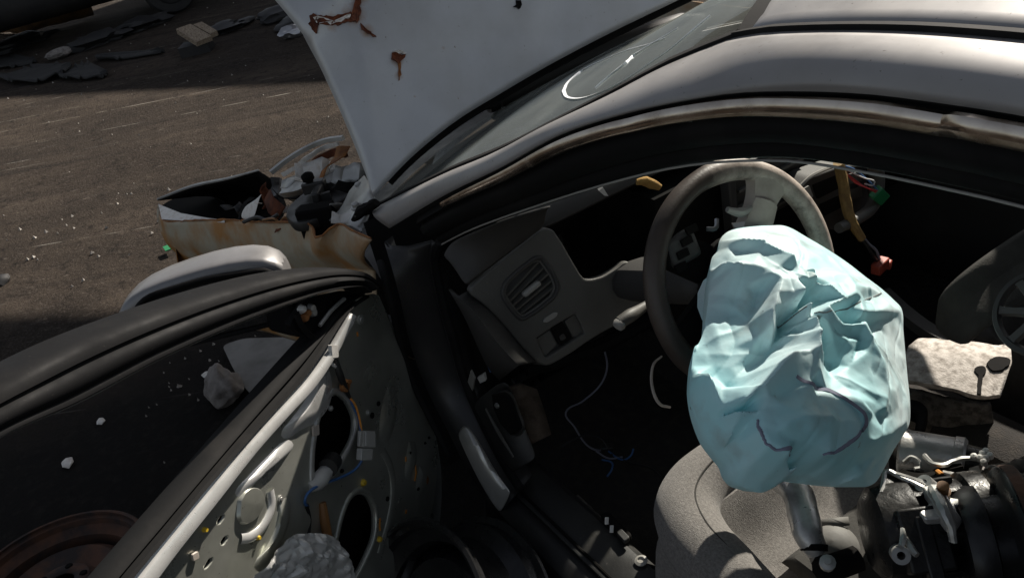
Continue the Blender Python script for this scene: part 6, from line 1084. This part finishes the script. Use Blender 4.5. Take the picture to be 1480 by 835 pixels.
# ---- wheels lying about
def steel_wheel(name, label, c, ax, m, R0=.205, wd=.15):
    o = thing(name, label, 'wheel', c); c = Vector(c)
    prof = [(R0, -wd / 2), (R0 + .006, -wd / 2 + .004), (R0 + .005, -wd / 2 + .010), (R0 - .008, -wd / 2 + .014), (R0 - .010, -wd / 2 + .034), (R0 - .018, -wd / 2 + .040), (R0 - .034, -wd / 2 + .055), (R0 - .036, 0), (R0 - .034, wd / 2 - .05), (R0 - .016, wd / 2 - .038), (R0 - .010, wd / 2 - .032), (R0 - .008, wd / 2 - .014), (R0 + .005, wd / 2 - .010), (R0 + .006, wd / 2 - .004), (R0, wd / 2)]
    inn = [(r - .006, h * .98) for r, h in prof[::-1]]
    def sub(n_, vf, mm): q = mk(n_, vf, mm, None); q.parent = o; q.matrix_parent_inverse = Matrix.Translation(-c); return q
    sub('rim', lathe(prof + inn, c, ax, 72, closed=True), m)
    sub('wheel_disc', lathe([(.032, .030), (.05, .034), (.07, .030), (.085, .012), (.115, .018), (.14, .03), (.165, .012)], c, ax, 48), m); solid(o.children[-1], .004)
    x, y, z = basis(ax)
    for k in range(5): a = 2 * math.pi * k / 5; sub('bolt_hole', lathe([(0, .003), (.008, .003), (.011, 0)], c + (x * math.cos(a) + y * math.sin(a)) * .056 + z * .033, ax, 12), 'deep_black')
    return o
steel_wheel('steel_wheel', 'black grooved steel wheel standing by the sill under the open door', (-.415, 1.003, .30), (-.05, .82, .62), 'wheel_black', .212, .17)
steel_wheel('rusty_wheel', 'rusty brown steel wheel lying flat on the ground beyond the door', (.60, 1.70, .085), (.05, -.1, 1), 'rust_wheel', .225, .16)

# ---- debris on the ground
def build_debris():
    tag(rock('stone', (1.272,1.077,0.050), .085, 'stone', 3, 4, (1, .75, .75)), 'rounded grey stone on the ground under the mirror', 'stone')
    o = mk('sheet_scrap', prism(rounded([Vector(p) for p in [(1.576,0.997,0.030),(1.554,0.918,0.030),(1.390,0.765,0.030),(1.317,0.773,0.030),(1.208,0.846,0.030),(1.161,0.922,0.030),(1.147,1.012,0.030),(1.246,1.020,0.030),(1.418,1.010,0.030)]], .03), (0, 0, .004)), 'scrap_panel'); tag(o, 'flat grey scrap panel beside the stone, below the mirror', 'scrap')
    for (p, s, sd, lb) in (((1.338,1.630,0.008), .026, 1, 'largest white chip of debris lying left of the door'), ((1.504,1.491,0.006), .018, 2, 'small bright white chip up from the largest one'), ((1.755,1.383,0.006), .018, 5, 'pale chip lying nearest the window frame edge'), ((1.383,0.996,0.008), .02, 7, 'pale chip right behind the stone'), ((1.467,1.099,0.008), .022, 8, 'pale chip on the left side of the stone')):
        o = rock('debris_chip', p, s, 'chip_bright', sd, 1, (1.4, .9, .3), .5); o.data.set_sharp_from_angle(angle=.1); tag(o, lb, 'debris', 'pale chips on the ground')
    # countless crumbs of glass and grit
    V, F = [], []; r_ = random.Random(11)
    def crumb(x, y, s):
        k = len(V); h = s * r_.uniform(.5, 1.1); a0 = r_.uniform(0, 6.28)
        for a in range(4): V.append((x + s * r_.uniform(.6, 1.3) * math.cos(a0 + a * 1.57), y + s * r_.uniform(.6, 1.3) * math.sin(a0 + a * 1.57), .0))
        V.append((x + r_.uniform(-.3, .3) * s, y + r_.uniform(-.3, .3) * s, h + .006)); F.extend([(k + a, k + (a + 1) % 4, k + 4) for a in range(4)])
    for i in range(200):
        x = r_.uniform(.2, 11); y = r_.gauss(.9, 1.6)
        if abs(y) < .95 and x < 1.35: continue
        crumb(x, y, r_.choice((.003, .004, .005, .007)) * (1 + x * .06))
    for i in range(30):
        x = r_.gauss(3.6, .5); y = r_.gauss(1.2, .35); crumb(x, y, r_.uniform(.005, .013))
    for i in range(34): x = r_.gauss(1.5, .25); y = r_.gauss(1.15, .12); crumb(x, y, r_.uniform(.003, .008))
    o = mk('grit', (V, F), 'chip_white', smooth=False); o['kind'] = 'stuff'; o['label'] = 'pale grit and glass crumbs scattered over the yard'
    # scraped light line of the drag mark: thin raised ridge of dust is left to the surface
    q = mk('plastic_scrap', prism([Vector(p) for p in [(2.812,0.954,0.020),(2.810,0.918,0.020),(2.744,0.920,0.020),(2.745,0.955,0.020)]], (0, 0, .006)), 'green_plastic'); tag(q, 'small bit of green plastic on the ground left of the fender', 'scrap')
    o = rock('black_lump', (3.290,1.694,0.010), .04, 'far_black', 4, 2); tag(o, 'small black lump on the ground at the left edge', 'debris')
build_debris()

# ---- far side of the yard
def build_far():
    # rubber sheets
    for pts, sd, lb in (([(10.897,1.366,0.015),(10.295,1.020,0.015),(9.743,0.845,0.015),(9.414,0.850,0.015),(9.536,1.086,0.015),(9.982,1.418,0.015)], 1, 'dark rubber mat at the left edge, partly under another'), ([(9.188,1.291,0.030),(9.248,0.962,0.030),(8.818,0.691,0.030),(8.437,0.596,0.030),(8.162,0.728,0.030),(8.198,0.969,0.030),(8.677,1.188,0.030)], 2, 'curled dark rubber mat in front of the others'), ([(8.135,0.790,0.020),(8.462,0.555,0.020),(8.393,0.440,0.020),(7.499,0.406,0.020),(7.415,0.466,0.020),(7.656,0.633,0.020),(7.941,0.743,0.020)], 3, 'pointed dark rubber mat at the right of the pile'), ([(8.446,0.375,0.020),(8.551,0.330,0.020),(7.841,-0.170,0.020),(7.615,-0.174,0.020),(8.063,0.218,0.020)], 5, 'long thin rubber strip behind the mats')):
        P = [Vector(p) for p in pts]; c = sum(P, Vector()) / len(P); rings = [[lerp(p, c, t) + Vector((0, 0, .02 * noise.noise(p * 2 + Vector((sd, t, 0))) + (.03 if t == 0 and i % 3 == 0 else 0))) for i, p in enumerate(rounded(P, .06))] for t in (0, .3, .7)]
        V, F = loft(rings, closed=True); k = len(rings[0]); F.append(tuple(2 * k + i for i in range(k))); o = solid(mk('rubber_mat', (V, F), 'mat_rubber'), .014, 0); tag(o, lb, 'mat', 'rubber mats dumped on the ground')
    # broken wood block
    w_ = thing('broken_board', 'splintered pale board lying across the shaded ground', 'wood', (7.798,-0.508,0.000))
    def sub(name, vf, m, root): q = mk(name, vf, m, None); q.parent = root; q.matrix_parent_inverse = Matrix.Translation(-root.location); return q
    a, b = Vector((7.339,-0.366,0.220)), Vector((6.985,-0.436,0.120)); sub('plank', box((a + b) / 2, ((b - a).length, .16, .05), b - a), 'wood', w_); sub('plank', box((a + b) / 2 + Vector((.05, -.13, .0)), ((b - a).length * .8, .08, .05), b - a), 'wood', w_); sub('plank', box((7.164,-0.382,0.050), (.28, .22, .10), (.5, 1, 0)), 'far_black', w_)
    for q in w_.children: rough_up(q, .012, 8)
    o = rock('crushed_bottle', (6.437,-1.103,0.060), .11, 'foil', 6, 3, (.6, 1.3, .5), .5); tag(o, 'crushed shiny bottle in the shade left of the hood', 'litter')
    o = rock('rubble_lump', (9.295,0.628,0.050), .10, 'stone', 9, 3, (1, 1.3, .5)); tag(o, 'dusty rubble lump just behind the rubber mats', 'debris')
    for (u, s, sd, lb) in (((7.459,-1.327,0.060), .16, 12, 'dark rubble mound left of the hood, farther one'), ((6.848,-1.297,0.060), .14, 13, 'dark rubble mound close to the hood edge')): o = rock('rubble_mound', u, s, 'far_black', sd, 3, (1.2, 1.6, .5)); tag(o, lb, 'debris')
    for (u, s, sd, lb) in (((10.945,0.866,0.050), .20, 31, 'flat dark scrap heap below the orange bumper'), ((9.493,0.177,0.050), .17, 33, 'dark scrap lump between bumper and splintered board'), ((9.568,-0.352,0.050), .16, 35, 'dark scrap lump left of the tyre'), ((7.737,-0.862,0.050), .12, 37, 'dark scrap lump right of the splintered board')): o = rock('scrap_heap', u, s, 'far_black', sd, 3, (1.3, 2.0, .45), .7); tag(o, lb, 'debris')
    # torn-off orange bumper
    A = cr([(13.885,1.491,-0.000),(12.658,0.994,0.020),(11.892,0.699,0.030),(11.611,0.408,0.060),(11.446,0.121,0.060),(11.593,-0.081,0.020)], 30); rows = [[p + Vector((-.10 * math.sin(t * 2.6), -.02, (.30 - .12 * abs(math.sin(p.y * 3))) * t)) + Vector((0, 0, .03 * noise.noise(p * 3 + Vector((0, 0, t))))) for p in A] for t in np.linspace(0, 1, 7)]
    o = solid(mk('torn_bumper', loft(rows), 'orange_paint'), .015); rough_up(o, .02, 5); tag(o, 'torn-off orange bumper lying under the dark wreck', 'bumper')
    # two dark wrecks parked across the yard
    def wreck(c, rz, lb, ln=4.2, col='far_black'):
        o = thing('parked_wreck', lb, 'car', c, 'dark wrecks across the yard'); o.rotation_euler = (0, 0, rz)
        def sub(name, vf, m): q = mk(name, vf, m, o); return q
        hl = ln / 2; st = [(-hl, .62, .35, .80), (-hl + .2, .80, .28, .92), (-hl + 1, .86, .26, .96), (-.4, .88, .26, .98), (.7, .88, .26, .98), (hl - .8, .86, .27, .90), (hl - .2, .80, .30, .80), (hl, .62, .38, .68)]
        rows = [[Vector((x, y, z)) for y, z in ((-h * .9, z0), (-h, z0 + .18), (-h * 1.02, (z0 + z1) / 2), (-h * .96, z1), (-h * .5, z1 + .03), (h * .5, z1 + .03), (h * .96, z1), (h * 1.02, (z0 + z1) / 2), (h, z0 + .18), (h * .9, z0))] for x, h, z0, z1 in st]
        V, F = loft(rows, closed=True); F += [tuple(range(10)), tuple(len(V) - 10 + j for j in range(10))]; b = sub('body', (V, F), col); subd(b, 1)
        cab = [[Vector((x, y * k, z)) for y in (-.8, -.6, .6, .8)] for x, z, k in ((-1.3, .97, 1), (-.8, 1.38, .80), (.2, 1.42, .80), (.9, .98, 1))]
        q = sub('cabin', loft(cab), 'deep_black'); solid(q, .03)
        for x in (-hl + .85, hl - .85):
            for s in (-1, 1):
                t_ = sub('wheel', lathe([(.20, -.1), (.29, -.1), (.315, -.07), (.32, 0), (.315, .07), (.29, .1), (.20, .1)], (x, s * .78, .32), (0, 1, 0), 32), 'tyre'); q = mk('hub_cap', lathe([(0, .06), (.08, .07), (.20, .05)], (x, s * .78, .32), (0, s, 0), 24), 'far_black', t_)
        return o
    c1 = Vector((9.876,-0.843,0.000)); wreck((c1.x + .95, c1.y + 1.13, 0), R(82), 'dark parked wreck whose tyre shows beside the splintered board', 4.2)
    c2 = Vector((12.050,-0.315,0.000)); wreck((c2.x + 1.6, c2.y + 3.4, 0), R(74), 'dark wreck behind the orange bumper at the left edge', 4.2)
    wreck((c1.x + 2.6, c1.y - 4.6, 0), R(95), 'dark wreck mostly hidden by the raised hood', 4.2)
build_far()
# ---- added container stack, out of view: throws the long shadow over the far ground
def container(loc, size, m, label, rz):
    o = thing('shade_container', label, 'container', loc, 'added shade containers'); o.rotation_euler = (0, 0, R(rz)); lx, ly, lz = size
    def wall(name, a, b, n_):
        a, b, n_ = Vector(a), Vector(b), Vector(n_); L = (b - a).length; k = int(L / .14); row = []
        for i in range(k + 1):
            for t, d in ((0, 0), (.2, 0), (.5, .036), (.8, .036)): row.append(a + (b - a) * min(1, (i + t) / (k + 1)) - n_ * d)
        row.append(b); mk(name, loft([row, [p + Vector((0, 0, lz - .2)) for p in row]]), m, o, smooth=False)
    hx, hy = lx / 2, ly / 2
    wall('side_wall', (-hx, -hy, .1), (-hx, hy, .1), (-1, 0, 0)); wall('side_wall', (hx, hy, .1), (hx, -hy, .1), (1, 0, 0)); wall('end_wall', (-hx, hy, .1), (hx, hy, .1), (0, 1, 0)); wall('end_wall', (hx, -hy, .1), (-hx, -hy, .1), (0, -1, 0))
    mk('container_roof', box((0, 0, lz - .03), (lx - .06, ly - .06, .05)), m, o); mk('container_floor', box((0, 0, .08), (lx - .06, ly - .06, .06)), m, o)
    for sx in (-1, 1):
        for sy in (-1, 1): mk('shade_corner_post', box((sx * hx, sy * hy, lz / 2), (.12, .12, lz - .002)), m, o)
    for z in (.06, lz - .07):
        for sx in (-1, 1): mk('frame_beam', box((sx * hx, 0, z), (.10, ly - .13, .115)), m, o)
        for sy in (-1, 1): mk('frame_beam', box((0, sy * hy, z), (lx - .13, .10, .115)), m, o)
mat('container_blue', (.03, .05, .075), .6, .1, (.07, .04, .025), 3, 8, .5, .72, bump=.1, bs=20)
mat('container_brown', (.09, .035, .025), .6, .1, (.05, .03, .02), 3, 8, .5, .72, bump=.1, bs=20)
for z, mb, w_ in ((0, 'container_blue', 'bottom'), (2.6, 'container_brown', 'top')): container((10.75, -6.95, z), (7.2, 2.44, 2.59), mb, 'added unseen %s container at the %s of the shading stack' % (mb[10:], w_), 30)
# ---- added canopy, out of view: its roof shades the ground and crushed front end
def canopy():
    o = thing('shade_canopy', 'added unseen corrugated canopy on posts, shading the ground and crushed front', 'canopy', (3.6, -6.6, 0)); E1 = Vector((.741, .671, 0)); E2 = Vector((-.671, .741, 0)); P0 = Vector((5.42, -5.14, 5.2))
    def sub(name, vf, m, **k): q = mk(name, vf, m, None, **k); q.parent = o; q.matrix_parent_inverse = Matrix.Translation(-o.location); return q
    row = []; k = int(5.9 / .076)
    for i in range(k * 4): row.append(P0 + E1 * (-2.7 + i * .019) + Vector((0, 0, .012 * math.sin(i * math.pi / 2))))
    solid(sub('shade_roof_sheet', loft([row, [p + E2 * 2.50 + Vector((0, 0, .08)) for p in row]]), 'container_brown'), .002)
    for n_ in (.15, 1.25, 2.35): sub('shade_roof_beam', box(P0 + E1 * .2 + E2 * n_ + Vector((0, 0, -.06)), (5.7, .06, .10), E1), 'far_black')
    for n_ in (.15, 2.35): sub('shade_canopy_post', box(P0 + E1 * -2.6 + E2 * n_ + Vector((0, 0, -2.66)), (.10, .10, 5.10), E1), 'far_black')
    for n_ in (.15, 2.35): sub('shade_canopy_brace', tube([P0 + E1 * -2.6 + E2 * n_ + Vector((0, 0, -1.9)), P0 + E1 * -.6 + E2 * n_ + Vector((0, 0, -.12))], .03, 6), 'far_black')
canopy()
bpy.context.view_layer.update()
